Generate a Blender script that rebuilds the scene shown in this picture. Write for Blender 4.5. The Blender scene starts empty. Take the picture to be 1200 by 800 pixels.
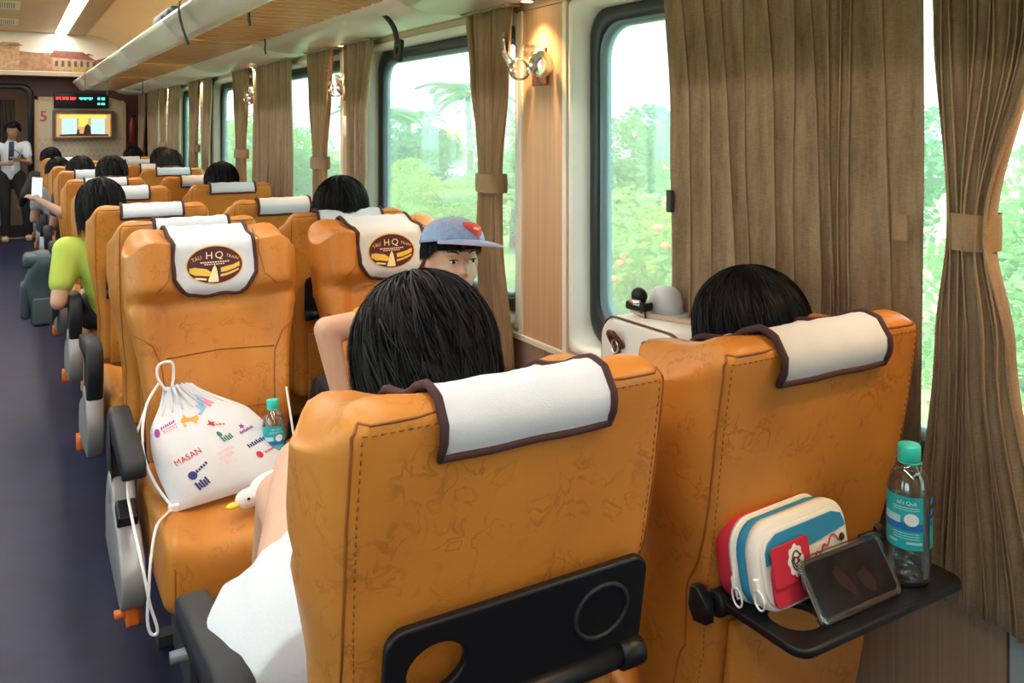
import bpy, bmesh, math, random
import numpy as np
from mathutils import Vector, Matrix, Euler
from mathutils.bvhtree import BVHTree

random.seed(7); rng = np.random.default_rng(7)
scene = bpy.context.scene
COL = scene.collection
R = math.radians
PI = math.pi

# ------------------------------------------------------------------ camera
cam_d = bpy.data.cameras.new('camera'); cam = bpy.data.objects.new('camera', cam_d); COL.objects.link(cam)
cam.location = (0, 0, 1.5); cam.rotation_euler = (R(90), 0, R(-30.5))
cam_d.sensor_width = 36; cam_d.lens = 30.03; cam_d.shift_y = -0.21
cam_d.clip_start = 0.02; cam_d.clip_end = 500
scene.camera = cam
# ------------------------------------------------------------------ world, sun, exposure
w = bpy.data.worlds.new('sky'); scene.world = w; w.use_nodes = True
bg = w.node_tree.nodes['Background']; bg.inputs['Color'].default_value = (0.80, 0.945, 1.0, 1); bg.inputs['Strength'].default_value = 2.6
sun_d = bpy.data.lights.new('sun', 'SUN'); sun = bpy.data.objects.new('sun', sun_d); COL.objects.link(sun)
sun_d.energy = 6.5; sun_d.angle = R(12); sun_d.color = (1, .97, .9)
sun.rotation_euler = Euler((R(-14), R(-30), 0)); sun.location = (-6, 4, 9)
vs = scene.view_settings
vs.view_transform = 'Standard'; vs.look = 'None'; vs.gamma = 1; vs.use_curve_mapping = False
vs.exposure = 0.72
STRIP = 13.0           # ceiling light strips
DOWN = 20.0             # warm downlights over the pillars

# ------------------------------------------------------------------ materials
def nodes_of(m):
    m.use_nodes = True
    return m.node_tree.nodes, m.node_tree.links, m.node_tree.nodes['Principled BSDF']
def mat(name, col, rough=.5, metal=0, spec=.5, noise=None, bump=0, bscale=200, emit=None, estr=0, sheen=0, alpha=None, trans=0, coat=0, stretch=None, sss=0):
    """noise = (scale, second colour, detail)"""
    m = bpy.data.materials.new(name); n, l, b = nodes_of(m)
    c4 = (*col, 1)
    b.inputs['Base Color'].default_value = c4; b.inputs['Roughness'].default_value = rough
    b.inputs['Metallic'].default_value = metal; b.inputs['Specular IOR Level'].default_value = spec
    b.inputs['Coat Weight'].default_value = coat
    if sss:
        b.inputs['Subsurface Weight'].default_value = sss; b.inputs['Subsurface Radius'].default_value = (.012, .005, .003)
    if sheen: b.inputs['Sheen Weight'].default_value = sheen
    if trans: b.inputs['Transmission Weight'].default_value = trans
    if emit: b.inputs['Emission Color'].default_value = (*emit, 1); b.inputs['Emission Strength'].default_value = estr
    tc = n.new('ShaderNodeTexCoord'); vec = tc.outputs['Object']
    if stretch:
        mp = n.new('ShaderNodeMapping'); mp.inputs['Scale'].default_value = stretch; l.new(vec, mp.inputs['Vector']); vec = mp.outputs['Vector']
    if noise:
        t = n.new('ShaderNodeTexNoise'); t.inputs['Scale'].default_value = noise[0]; t.inputs['Detail'].default_value = noise[2] if len(noise) > 2 else 3
        l.new(vec, t.inputs['Vector'])
        r = n.new('ShaderNodeValToRGB'); r.color_ramp.elements[0].position = .35; r.color_ramp.elements[1].position = .65
        r.color_ramp.elements[0].color = (*noise[1], 1); r.color_ramp.elements[1].color = c4
        l.new(t.outputs['Fac'], r.inputs['Fac']); l.new(r.outputs['Color'], b.inputs['Base Color'])
    if bump:
        t2 = n.new('ShaderNodeTexNoise'); t2.inputs['Scale'].default_value = bscale; t2.inputs['Detail'].default_value = 2
        l.new(vec, t2.inputs['Vector'])
        bp = n.new('ShaderNodeBump'); bp.inputs['Strength'].default_value = bump; bp.inputs['Distance'].default_value = .002
        l.new(t2.outputs['Fac'], bp.inputs['Height']); l.new(bp.outputs['Normal'], b.inputs['Normal'])
    return m
def leather_mat(name, base, dark):
    m = bpy.data.materials.new(name); n, l, b = nodes_of(m)
    tc = n.new('ShaderNodeTexCoord')
    oi = n.new('ShaderNodeObjectInfo'); add = n.new('ShaderNodeVectorMath'); add.operation = 'ADD'
    l.new(tc.outputs['Object'], add.inputs[0]); mul = n.new('ShaderNodeMath'); mul.operation = 'MULTIPLY'; mul.inputs[1].default_value = 7
    l.new(oi.outputs['Random'], mul.inputs[0]); l.new(mul.outputs[0], add.inputs[1])
    big = n.new('ShaderNodeTexNoise'); big.inputs['Scale'].default_value = 5; big.inputs['Detail'].default_value = 4; l.new(add.outputs[0], big.inputs['Vector'])
    # short scuffed creases: thin iso-lines of a warped noise, broken up by a second one
    ve = n.new('ShaderNodeTexNoise'); ve.inputs['Scale'].default_value = 26; ve.inputs['Detail'].default_value = 3.5; ve.inputs['Distortion'].default_value = .6
    l.new(add.outputs[0], ve.inputs['Vector'])
    sub = n.new('ShaderNodeMath'); sub.operation = 'SUBTRACT'; sub.inputs[1].default_value = .5; l.new(ve.outputs['Fac'], sub.inputs[0])
    ab = n.new('ShaderNodeMath'); ab.operation = 'ABSOLUTE'; l.new(sub.outputs[0], ab.inputs[0])
    mr = n.new('ShaderNodeMapRange'); mr.inputs['From Min'].default_value = 0; mr.inputs['From Max'].default_value = .045; mr.inputs['To Min'].default_value = 1; mr.inputs['To Max'].default_value = 0
    l.new(ab.outputs[0], mr.inputs['Value'])
    br = n.new('ShaderNodeTexNoise'); br.inputs['Scale'].default_value = 14; br.inputs['Detail'].default_value = 3; l.new(add.outputs[0], br.inputs['Vector'])
    br2 = n.new('ShaderNodeMapRange'); br2.inputs['From Min'].default_value = .46; br2.inputs['From Max'].default_value = .64; l.new(br.outputs['Fac'], br2.inputs['Value'])
    mm = n.new('ShaderNodeMath'); mm.operation = 'MULTIPLY'; l.new(mr.outputs[0], mm.inputs[0]); l.new(br2.outputs[0], mm.inputs[1])
    mm2 = n.new('ShaderNodeMath'); mm2.operation = 'MULTIPLY'; mm2.inputs[1].default_value = .55; l.new(mm.outputs[0], mm2.inputs[0])
    r = n.new('ShaderNodeValToRGB'); r.color_ramp.elements[0].position = .3; r.color_ramp.elements[1].position = .7
    r.color_ramp.elements[0].color = (*[base[i] * .55 + dark[i] * .45 for i in range(3)], 1); r.color_ramp.elements[1].color = (*base, 1)
    l.new(big.outputs['Fac'], r.inputs['Fac'])
    mx = n.new('ShaderNodeMix'); mx.data_type = 'RGBA'; l.new(mm2.outputs[0], mx.inputs['Factor']); l.new(r.outputs['Color'], mx.inputs['A'])
    mx.inputs['B'].default_value = (*[d * .75 for d in dark], 1); l.new(mx.outputs['Result'], b.inputs['Base Color'])
    b.inputs['Roughness'].default_value = .42; b.inputs['Specular IOR Level'].default_value = .4
    fb = n.new('ShaderNodeTexVoronoi'); fb.inputs['Scale'].default_value = 260; l.new(tc.outputs['Object'], fb.inputs['Vector'])
    bp = n.new('ShaderNodeBump'); bp.inputs['Strength'].default_value = .10; bp.inputs['Distance'].default_value = .001
    l.new(fb.outputs['Distance'], bp.inputs['Height']); l.new(bp.outputs['Normal'], b.inputs['Normal'])
    return m
def wood_mat(name, c1, c2, scale=(60, 60, 1.2), rough=.45):
    m = bpy.data.materials.new(name); n, l, b = nodes_of(m)
    tc = n.new('ShaderNodeTexCoord'); mp = n.new('ShaderNodeMapping'); mp.inputs['Scale'].default_value = scale
    l.new(tc.outputs['Object'], mp.inputs['Vector'])
    t = n.new('ShaderNodeTexNoise'); t.inputs['Scale'].default_value = 1; t.inputs['Detail'].default_value = 5; t.inputs['Roughness'].default_value = .65
    l.new(mp.outputs[0], t.inputs['Vector'])
    r = n.new('ShaderNodeValToRGB'); r.color_ramp.elements[0].position = .3; r.color_ramp.elements[1].position = .7
    r.color_ramp.elements[0].color = (*c2, 1); r.color_ramp.elements[1].color = (*c1, 1)
    l.new(t.outputs['Fac'], r.inputs['Fac']); l.new(r.outputs['Color'], b.inputs['Base Color']); b.inputs['Roughness'].default_value = rough
    return m
def emit_mat(name, col, s):
    m = bpy.data.materials.new(name); m.use_nodes = True; n = m.node_tree.nodes; l = m.node_tree.links
    n.remove(n['Principled BSDF']); e = n.new('ShaderNodeEmission'); e.inputs['Color'].default_value = (*col, 1); e.inputs['Strength'].default_value = s
    l.new(e.outputs[0], n['Material Output'].inputs['Surface']); return m
def glass_mat(name, tint, gloss=.06, rough=.02, haze=0):
    m = bpy.data.materials.new(name); m.use_nodes = True; n = m.node_tree.nodes; l = m.node_tree.links
    n.remove(n['Principled BSDF']); t = n.new('ShaderNodeBsdfTransparent'); t.inputs['Color'].default_value = (*tint, 1)
    g = n.new('ShaderNodeBsdfGlossy'); g.inputs['Roughness'].default_value = rough
    fr = n.new('ShaderNodeLayerWeight'); fr.inputs['Blend'].default_value = .25
    mp = n.new('ShaderNodeMath'); mp.operation = 'MULTIPLY_ADD'; mp.inputs[1].default_value = .55; mp.inputs[2].default_value = gloss * .4
    l.new(fr.outputs['Fresnel'], mp.inputs[0])
    x = n.new('ShaderNodeMixShader'); l.new(mp.outputs[0], x.inputs[0]); l.new(t.outputs[0], x.inputs[1]); l.new(g.outputs[0], x.inputs[2])
    if haze:     # translucent mix imitates the veil of glare on the pane
        d = n.new('ShaderNodeBsdfTranslucent'); d.inputs['Color'].default_value = (.9, 1, .97, 1); y = n.new('ShaderNodeMixShader'); y.inputs[0].default_value = haze
        l.new(x.outputs[0], y.inputs[1]); l.new(d.outputs[0], y.inputs[2]); x = y
    l.new(x.outputs[0], n['Material Output'].inputs['Surface']); return m
def fabric_mat(name, c1, c2, scale=(30, 30, 5), rough=.8, sheen=.3, fine=(.8)):
    """woven velvet: soft blotches plus a fine cross weave"""
    m = bpy.data.materials.new(name); n, l, b = nodes_of(m)
    tc = n.new('ShaderNodeTexCoord'); mp = n.new('ShaderNodeMapping'); mp.inputs['Scale'].default_value = scale; l.new(tc.outputs['Object'], mp.inputs['Vector'])
    t = n.new('ShaderNodeTexNoise'); t.inputs['Scale'].default_value = 1; t.inputs['Detail'].default_value = 6; t.inputs['Roughness'].default_value = .75; l.new(mp.outputs[0], t.inputs['Vector'])
    t2 = n.new('ShaderNodeTexNoise'); t2.inputs['Scale'].default_value = 1; t2.inputs['Detail'].default_value = 2
    mp2 = n.new('ShaderNodeMapping'); mp2.inputs['Scale'].default_value = (90, 90, 500); l.new(tc.outputs['Object'], mp2.inputs['Vector']); l.new(mp2.outputs[0], t2.inputs['Vector'])
    a = n.new('ShaderNodeMath'); a.operation = 'MULTIPLY_ADD'; a.inputs[1].default_value = .35; l.new(t2.outputs['Fac'], a.inputs[0]); l.new(t.outputs['Fac'], a.inputs[2])
    r = n.new('ShaderNodeValToRGB'); r.color_ramp.elements[0].position = .45; r.color_ramp.elements[1].position = .85
    r.color_ramp.elements[0].color = (*c2, 1); r.color_ramp.elements[1].color = (*c1, 1)
    l.new(a.outputs[0], r.inputs['Fac']); l.new(r.outputs['Color'], b.inputs['Base Color'])
    b.inputs['Roughness'].default_value = rough; b.inputs['Sheen Weight'].default_value = sheen; b.inputs['Specular IOR Level'].default_value = .2
    return m

M = {}
M['leather'] = leather_mat('orange_leather', (.62, .245, .039), (.34, .10, .011))
M['seam'] = mat('seam_thread', (.30, .095, .015), .6)
M['stitch'] = mat('stitch_thread', (.28, .09, .015), .7)
M['black'] = mat('black_plastic', (.008, .008, .010), .34, spec=.3, bump=.15, bscale=900)
M['pad'] = mat('arm_pad', (.020, .022, .028), .5, spec=.3, bump=.3, bscale=700)
M['grey'] = mat('grey_metal', (.33, .33, .34), .38, .35)
M['orange'] = mat('orange_knob', (.90, .19, .02), .4)
M['dark'] = mat('dark_metal', (.05, .05, .055), .5)
M['cloth'] = mat('white_cotton', (.64, .67, .73), .85, spec=.2, bump=.25, bscale=500, sheen=.1)
M['trim'] = mat('maroon_binding', (.055, .018, .022), .8)
M['maroon'] = mat('emblem_maroon', (.075, .012, .035), .75)
M['yellow'] = mat('emblem_yellow', (.80, .50, .07), .7)
M['cream'] = mat('emblem_cream', (.88, .74, .42), .7)
M['curtain'] = fabric_mat('brown_curtain', (.37, .248, .150), (.165, .102, .055))
M['curtain2'] = fabric_mat('tan_curtain', (.34, .225, .125), (.22, .138, .072), scale=(14, 14, 4), sheen=.2)
M['pillar'] = wood_mat('pillar_wood', (.62, .40, .24), (.50, .30, .165), (70, 70, 1.0))
M['lowwood'] = wood_mat('lower_wall_wood', (.42, .30, .22), (.30, .20, .145), (110, 110, 1.2))
M['header'] = wood_mat('header_wood', (.66, .50, .32), (.52, .37, .23), (4, 1.2, 90))
M['ivory'] = mat('ivory_paint', (.80, .78, .70), .5)
M['white'] = mat('white_plastic', (.84, .84, .81), .4)
M['reveal'] = mat('window_reveal', (.84, .85, .80), .4)
M['rubber'] = mat('black_rubber', (.010, .016, .024), .35)
M['gasket'] = mat('grey_gasket', (.16, .25, .30), .35)
M['pane'] = glass_mat('window_glass', (.90, .985, .97), haze=.075)
M['ceil'] = mat('ceiling_tan', (.72, .53, .33), .45, noise=(3, (.68, .48, .29)))
M['ceil2'] = mat('ceiling_gold', (.80, .60, .33), .35, noise=(2, (.76, .55, .28)))
M['band'] = mat('ceiling_band', (.42, .28, .13), .45, noise=(120, (.30, .19, .08)))
M['coveW'] = mat('white_cove', (.86, .83, .76), .4)
M['strip'] = emit_mat('light_strip', (1, .95, .86), STRIP)
M['rackwhite'] = mat('rack_profile', (.74, .73, .70), .28, .25)
M['slat'] = wood_mat('rack_slat', (.60, .29, .11), (.42, .19, .07), (3, 60, 60), .4)
M['floor'] = mat('blue_vinyl', (.016, .020, .066), .42, spec=.25, noise=(6, (.011, .013, .042)))
M['aubergine'] = mat('end_wall', (.085, .022, .028), .5, noise=(9, (.06, .016, .022)), stretch=(20, 20, .3))
M['wallpaper'] = mat('wallpaper', (.58, .50, .37), .6)
M['oak'] = wood_mat('oak_trim', (.60, .42, .22), (.45, .29, .14), (40, 40, 2))
M['hair'] = mat('black_hair', (.0035, .0033, .004), .42, spec=.2)
M['hairbr'] = mat('brown_hair', (.014, .007, .005), .42, spec=.3)
M['skin'] = mat('skin', (.66, .385, .275), .5, sss=.12, noise=(9, (.61, .345, .24)))
M['skin2'] = mat('skin_tan', (.62, .36, .24), .5, sss=.1, noise=(9, (.57, .32, .21)))
M['skinfar'] = mat('skin_matte', (.42, .235, .16), .55)
M['strap'] = mat('black_webbing', (.010, .010, .011), .7)
M['chrome'] = mat('chrome', (.85, .85, .86), .12, 1)
def wrap(v, lo, hi): return lo if v < lo else hi if v > hi else v
def sst(a, b, x):
    t = wrap((x - a) / (b - a), 0, 1); return t * t * (3 - 2 * t)
def lerp(a, b, t): return a + (b - a) * t

# ------------------------------------------------------------------ object helpers
def new_mesh(name, verts, faces, smooth=True):
    me = bpy.data.meshes.new(name); me.from_pydata([tuple(v) for v in verts], [], [tuple(f) for f in faces]); me.update()
    if smooth: me.shade_smooth()
    return me
def link(name, me, m, parent=None, loc=None, rot=None, mtx=None, label=None, cat=None, group=None, kind=None):
    o = bpy.data.objects.new(name, me); COL.objects.link(o)
    if m is not None and me is not None and not me.materials:
        for q in (m if isinstance(m, (list, tuple)) else [m]): me.materials.append(q)
    if parent: o.parent = parent
    if mtx is not None: o.matrix_local = mtx
    if loc is not None: o.location = loc
    if rot is not None: o.rotation_euler = rot
    tag(o, label, cat, group, kind)
    return o
def tag(o, label=None, cat=None, group=None, kind=None):
    if label: o['label'] = label
    if cat: o['category'] = cat
    if group: o['group'] = group
    if kind: o['kind'] = kind
    return o
def empty(name, loc=(0, 0, 0), rz=0, label=None, cat=None, group=None, kind=None, parent=None):
    o = bpy.data.objects.new(name, None); COL.objects.link(o); o.empty_display_size = .1
    o.location = loc; o.rotation_euler = (0, 0, rz)
    if parent: o.parent = parent
    return tag(o, label, cat, group, kind)
def obj(name, vf, m, parent=None, smooth=True, **k):
    return link(name, new_mesh(name, vf[0], vf[1], smooth), m, parent, **k)
def join(*vfs):
    V = []; F = []
    for v, f in vfs:
        o = len(V); V += [tuple(p) for p in v]; F += [tuple(i + o for i in q) for q in f]
    return V, F
def xform(vf, mtx): return [tuple(mtx @ Vector(p)) for p in vf[0]], vf[1]
def shift(vf, d): return [(p[0] + d[0], p[1] + d[1], p[2] + d[2]) for p in vf[0]], vf[1]
def box(x0, x1, y0, y1, z0, z1):
    v = [(x, y, z) for x in (x0, x1) for y in (y0, y1) for z in (z0, z1)]
    return v, [(0, 1, 3, 2), (4, 6, 7, 5), (0, 4, 5, 1), (2, 3, 7, 6), (0, 2, 6, 4), (1, 5, 7, 3)]
def cuts(h, r, n):
    a = [-h, -h + r * .25, -h + r * .6, -h + r]
    inner = [-h + r + (2 * h - 2 * r) * i / n for i in range(1, n)]
    return a + inner + [h - r, h - r * .6, h - r * .25, h]
def rbox(hx, hy, hz, r, nx=4, ny=2, nz=4, fn=None, c=(0, 0, 0)):
    X, Y, Z = cuts(hx, r, nx), cuts(hy, r, ny), cuts(hz, r, nz)
    idx = {}; V = []; F = []
    def vid(i, j, k):
        key = (i, j, k)
        if key not in idx:
            p = (X[i], Y[j], Z[k]); q = (wrap(p[0], -hx + r, hx - r), wrap(p[1], -hy + r, hy - r), wrap(p[2], -hz + r, hz - r))
            d = [p[a] - q[a] for a in range(3)]; L = math.sqrt(sum(t * t for t in d))
            s = r / L if L > 1e-9 else 0
            p = tuple(q[a] + d[a] * s + c[a] for a in range(3))
            idx[key] = len(V); V.append(fn(*p) if fn else p)
        return idx[key]
    a, b, e = len(X) - 1, len(Y) - 1, len(Z) - 1
    for i in range(a):
        for j in range(b):
            F.append((vid(i, j, 0), vid(i, j + 1, 0), vid(i + 1, j + 1, 0), vid(i + 1, j, 0)))
            F.append((vid(i, j, e), vid(i + 1, j, e), vid(i + 1, j + 1, e), vid(i, j + 1, e)))
    for i in range(a):
        for k in range(e):
            F.append((vid(i, 0, k), vid(i + 1, 0, k), vid(i + 1, 0, k + 1), vid(i, 0, k + 1)))
            F.append((vid(i, b, k), vid(i, b, k + 1), vid(i + 1, b, k + 1), vid(i + 1, b, k)))
    for j in range(b):
        for k in range(e):
            F.append((vid(0, j, k), vid(0, j, k + 1), vid(0, j + 1, k + 1), vid(0, j + 1, k)))
            F.append((vid(a, j, k), vid(a, j + 1, k), vid(a, j + 1, k + 1), vid(a, j, k + 1)))
    return V, F
def frame_at(pts, i):
    a = Vector(pts[max(i - 1, 0)]); b = Vector(pts[min(i + 1, len(pts) - 1)]); t = (b - a)
    return t.normalized() if t.length > 1e-9 else Vector((0, 0, 1))
def tube(pts, r, n=8, closed=False, cap=True, flat=None):
    """flat=(w,h,up): rectangular-ish band instead of a round tube"""
    V = []; F = []; m = len(pts); up = Vector((0, 0, 1)); prev = None
    for i, p in enumerate(pts):
        if closed: t = (Vector(pts[(i + 1) % m]) - Vector(pts[i - 1])).normalized()
        else: t = frame_at(pts, i)
        if prev is None:
            a = up if abs(t.dot(up)) < .95 else Vector((1, 0, 0)); u = (a - t * a.dot(t)).normalized()
        else:
            u = prev - t * prev.dot(t); u = u.normalized() if u.length > 1e-6 else Vector((1, 0, 0))
        prev = u; v = t.cross(u); rr = r[i] if isinstance(r, (list, tuple)) else r
        for k in range(n):
            an = 2 * PI * k / n; V.append(tuple(Vector(p) + u * rr * math.cos(an) + v * rr * math.sin(an)))
    for i in range(m if closed else m - 1):
        for k in range(n):
            j = (i + 1) % m; F.append((i * n + k, i * n + (k + 1) % n, j * n + (k + 1) % n, j * n + k))
    if cap and not closed:
        F.append(tuple(range(n))[::-1]); F.append(tuple((m - 1) * n + k for k in range(n)))
    return V, F
def ribbon(pts, width_dir, w_, th):
    """flat band along pts, width along width_dir"""
    V = []; F = []; wd = Vector(width_dir).normalized(); m = len(pts)
    for i, p in enumerate(pts):
        t = frame_at(pts, i); nn = t.cross(wd); nn = nn.normalized() if nn.length > 1e-6 else Vector((1, 0, 0)); p = Vector(p)
        for a, b in ((-1, -1), (1, -1), (1, 1), (-1, 1)): V.append(tuple(p + wd * a * w_ / 2 + nn * b * th / 2))
    for i in range(m - 1):
        for k in range(4): F.append((i * 4 + k, i * 4 + (k + 1) % 4, (i + 1) * 4 + (k + 1) % 4, (i + 1) * 4 + k))
    F.append((3, 2, 1, 0)); F.append(tuple((m - 1) * 4 + k for k in range(4)))
    return V, F
def lathe(prof, n=24, axis='z', cap=True):
    V = []; F = []
    for r_, z in prof:
        for k in range(n):
            a = 2 * PI * k / n; V.append((r_ * math.cos(a), r_ * math.sin(a), z))
    for i in range(len(prof) - 1):
        for k in range(n): F.append((i * n + k, i * n + (k + 1) % n, (i + 1) * n + (k + 1) % n, (i + 1) * n + k))
    if cap: F.append(tuple(range(n))[::-1]); F.append(tuple((len(prof) - 1) * n + k for k in range(n)))
    if axis == 'x': V = [(z, x, y) for x, y, z in V]
    if axis == 'y': V = [(y, z, x) for x, y, z in V]
    return V, F
def ellipsoid(c, rx, ry, rz, nu=16, nv=10, mtx=None):
    V = []; F = []
    for j in range(nv + 1):
        t = PI * j / nv
        for i in range(nu):
            a = 2 * PI * i / nu
            p = Vector((rx * math.sin(t) * math.cos(a), ry * math.sin(t) * math.sin(a), rz * math.cos(t)))
            if mtx: p = mtx @ p
            V.append((p.x + c[0], p.y + c[1], p.z + c[2]))
    for j in range(nv):
        for i in range(nu):
            F.append((j * nu + i, (j + 1) * nu + i, (j + 1) * nu + (i + 1) % nu, j * nu + (i + 1) % nu))
    return V, F
def capsule(a, b, ra, rb, n=14):
    a = Vector(a); b = Vector(b); t = b - a; L = t.length; t.normalize()
    prof = []
    for i in range(6): an = -PI / 2 + PI / 2 * i / 5; prof.append((max(ra * math.cos(an), 1e-4), ra * math.sin(an)))
    for i in range(6): an = PI / 2 * i / 5; prof.append((max(rb * math.cos(an), 1e-4), L + rb * math.sin(an)))
    vf = lathe(prof, n); q = Vector((0, 0, 1)).rotation_difference(t).to_matrix().to_4x4()
    return xform(vf, Matrix.Translation(a) @ q)
def rrect(y0, y1, z0, z1, r, n=6):
    P = []
    for cy, cz, a0 in ((y1 - r, z1 - r, 0), (y0 + r, z1 - r, 90), (y0 + r, z0 + r, 180), (y1 - r, z0 + r, 270)):
        for i in range(n + 1):
            a = R(a0 + 90 * i / n); P.append((cy + r * math.cos(a), cz + r * math.sin(a)))
    return P
def loft(loops, close_ends=False, ring=False):
    V = []; F = []; n = len(loops[0])
    for L in loops: V += [tuple(p) for p in L]
    m = len(loops)
    for i in range(m if ring else m - 1):
        j = (i + 1) % m
        for k in range(n): F.append((i * n + k, i * n + (k + 1) % n, j * n + (k + 1) % n, j * n + k))
    if close_ends: F.append(tuple(range(n))[::-1]); F.append(tuple((m - 1) * n + k for k in range(n)))
    return V, F
def plate(outer, holes, th, bevel=.002, seg=2):
    """flat plate in local xy from a 2D outline with holes, thickness along z (curve fill -> mesh)"""
    cu = bpy.data.curves.new('plate', 'CURVE'); cu.dimensions = '2D'; cu.fill_mode = 'BOTH'
    cu.extrude = max(th / 2 - bevel, 1e-4); cu.bevel_depth = bevel; cu.bevel_resolution = seg
    for P in [outer] + list(holes):
        s = cu.splines.new('POLY'); s.points.add(len(P) - 1); s.use_cyclic_u = True
        for i, p in enumerate(P): s.points[i].co = (p[0], p[1], 0, 1)
    return curve_vf(cu)
def curve_vf(cu):
    o = bpy.data.objects.new('tmp', cu); COL.objects.link(o); bpy.context.view_layer.update()
    me = bpy.data.meshes.new_from_object(o.evaluated_get(bpy.context.evaluated_depsgraph_get()))
    V = [tuple(v.co) for v in me.vertices]; F = [tuple(p.vertices) for p in me.polygons]
    bpy.data.objects.remove(o); bpy.data.curves.remove(cu); bpy.data.meshes.remove(me)
    return V, F
def text_vf(s, size, th=0.0):
    cu = bpy.data.curves.new('txt', 'FONT'); cu.body = s; cu.size = size; cu.align_x = 'CENTER'; cu.align_y = 'CENTER'; cu.extrude = th; cu.resolution_u = 3
    return curve_vf(cu)
def circle(cx, cy, r, n=24, ry=None): return [(cx + r * math.cos(2 * PI * i / n), cy + (ry or r) * math.sin(2 * PI * i / n)) for i in range(n)]
def prism_x(poly, x0, x1, bev=.0):
    """polygon in (y,z) extruded along x, optional inset bevel"""
    P = [Vector(p) for p in poly]; n = len(P); c = sum(P, Vector((0, 0))) / n
    def inset(k): return [p + (c - p).normalized() * k for p in P]
    if bev:
        loops = [[(x0, q.x, q.y) for q in inset(bev)], [(x0 + bev * .3, q.x, q.y) for q in inset(bev * .3)], [(x0 + bev, q.x, q.y) for q in P],
                 [(x1 - bev, q.x, q.y) for q in P], [(x1 - bev * .3, q.x, q.y) for q in inset(bev * .3)], [(x1, q.x, q.y) for q in inset(bev)]]
    else: loops = [[(x0, q.x, q.y) for q in P], [(x1, q.x, q.y) for q in P]]
    return loft(loops, True)
def remesh(vf, voxel, smooth=4):
    me = new_mesh('raw', *vf); o = bpy.data.objects.new('raw', me); COL.objects.link(o)
    md = o.modifiers.new('r', 'REMESH'); md.mode = 'VOXEL'; md.voxel_size = voxel; md.use_smooth_shade = True
    if smooth: ms = o.modifiers.new('s', 'SMOOTH'); ms.iterations = smooth; ms.factor = .5
    bpy.context.view_layer.update()
    out = bpy.data.meshes.new_from_object(o.evaluated_get(bpy.context.evaluated_depsgraph_get()))
    bpy.data.objects.remove(o); bpy.data.meshes.remove(me); out.materials.clear(); out.shade_smooth(); return out
def catmull(P, n=6):
    P = [Vector(p) for p in P]; out = []
    for i in range(len(P) - 1):
        p0 = P[max(i - 1, 0)]; p1 = P[i]; p2 = P[i + 1]; p3 = P[min(i + 2, len(P) - 1)]
        for k in range(n):
            t = k / n
            out.append(.5 * ((2 * p1) + (p2 - p0) * t + (2 * p0 - 5 * p1 + 4 * p2 - p3) * t * t + (3 * p1 - p0 - 3 * p2 + p3) * t ** 3))
    out.append(P[-1]); return out
# ================================================================== THE CARRIAGE
Y0, Y1 = -2.4, 13.2
XW = 1.60
obj('floor', box(-1.62, 1.62, Y0, 15.2, -.06, 0), M['floor'], smooth=False, kind='structure')
# ---- ceiling: swept profile
ceil = empty('ceiling', (0, 0, 0), kind='structure')
def sweep(prof, ya, yb, flip=False):
    V = [(x, ya, z) for x, z in prof] + [(x, yb, z) for x, z in prof]; n = len(prof)
    return V, [(i, i + 1, n + i + 1, n + i) if not flip else (i, n + i, n + i + 1, i + 1) for i in range(n - 1)]
CURVE = [(.886, 2.735), (1.0, 2.72), (1.12, 2.685), (1.25, 2.62), (1.36, 2.53), (1.46, 2.41), (1.54, 2.27), (1.585, 2.12), (1.60, 2.0)]
obj('ceiling_panel', box(-.53, .53, Y0, Y1, 2.74, 2.80), M['ceil'], ceil, smooth=False)
for s in (1, -1):
    obj('ceiling_curve', sweep([(s * x, z) for x, z in CURVE], Y0, Y1), M['ceil2'], ceil)
    obj('ceiling_band', box(*sorted((s * .675, s * .886)), Y0, Y1, 2.728, 2.79), M['band'], ceil, smooth=False)
    for e in (.672, .884):
        obj('band_edge', box(*sorted((s * (e - .008), s * (e + .008))), Y0, Y1, 2.718, 2.735), M['oak'], ceil, smooth=False)
    obj('light_channel', box(*sorted((s * .52, s * .68)), Y0, Y1, 2.77, 2.80), M['white'], ceil, smooth=False)
    obj('roof_shell', sweep([(s * x * 1.03, z + .06) for x, z in [(0.0, 2.78)] + CURVE], Y0, Y1), M['white'], ceil)
for s in (1, -1):
    side = 'window side with the luggage rack' if s > 0 else 'side without the luggage rack'
    t = empty('ceiling_light', (s * .60, 5.3, 2.745), label='long white fluorescent light strip along the ceiling, ' + side, cat='light', group='ceiling light strips')
    obj('diffuser', box(-.066, .066, -7.5, 7.55, -.005, .012), M['strip'], t, smooth=False)
    obj('end_cap', box(-.068, .068, 7.55, 7.6, -.008, .02), M['white'], t, smooth=False)
# ---- ceiling vents
M['ventdark'] = mat('vent_slot', (.10, .09, .08), .6)
vent_lab = ['white slatted air vent in the ceiling nearest the end wall mural', 'white slatted ceiling air vent one step from the end wall', 'white slatted ceiling air vent above the middle rows', 'white slatted ceiling air vent above the rows near the facing seats']
for i, y in enumerate((11.7, 10.1, 8.5, 6.9)):
    v = empty('ceiling_vent', (-.02, y, 2.74), label=vent_lab[i], cat='vent', group='ceiling vents')
    obj('backing', box(-.12, .07, -.27, .27, -.004, 0), M['ventdark'], v, smooth=False)
    obj('frame', join(box(-.14, .12, -.3, -.27, -.014, 0), box(-.14, .12, .27, .3, -.014, 0), box(.07, .12, -.27, .27, -.014, 0), box(-.14, -.12, -.27, .27, -.014, 0)), M['white'], v, smooth=False)
    sm = new_mesh('slat', *box(-.007, .007, -.27, .27, -.012, -.002), smooth=False)
    for k in range(9): link('slat', sm, M['white'], v, loc=(-.108 + k * .0205, 0, 0))

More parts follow.
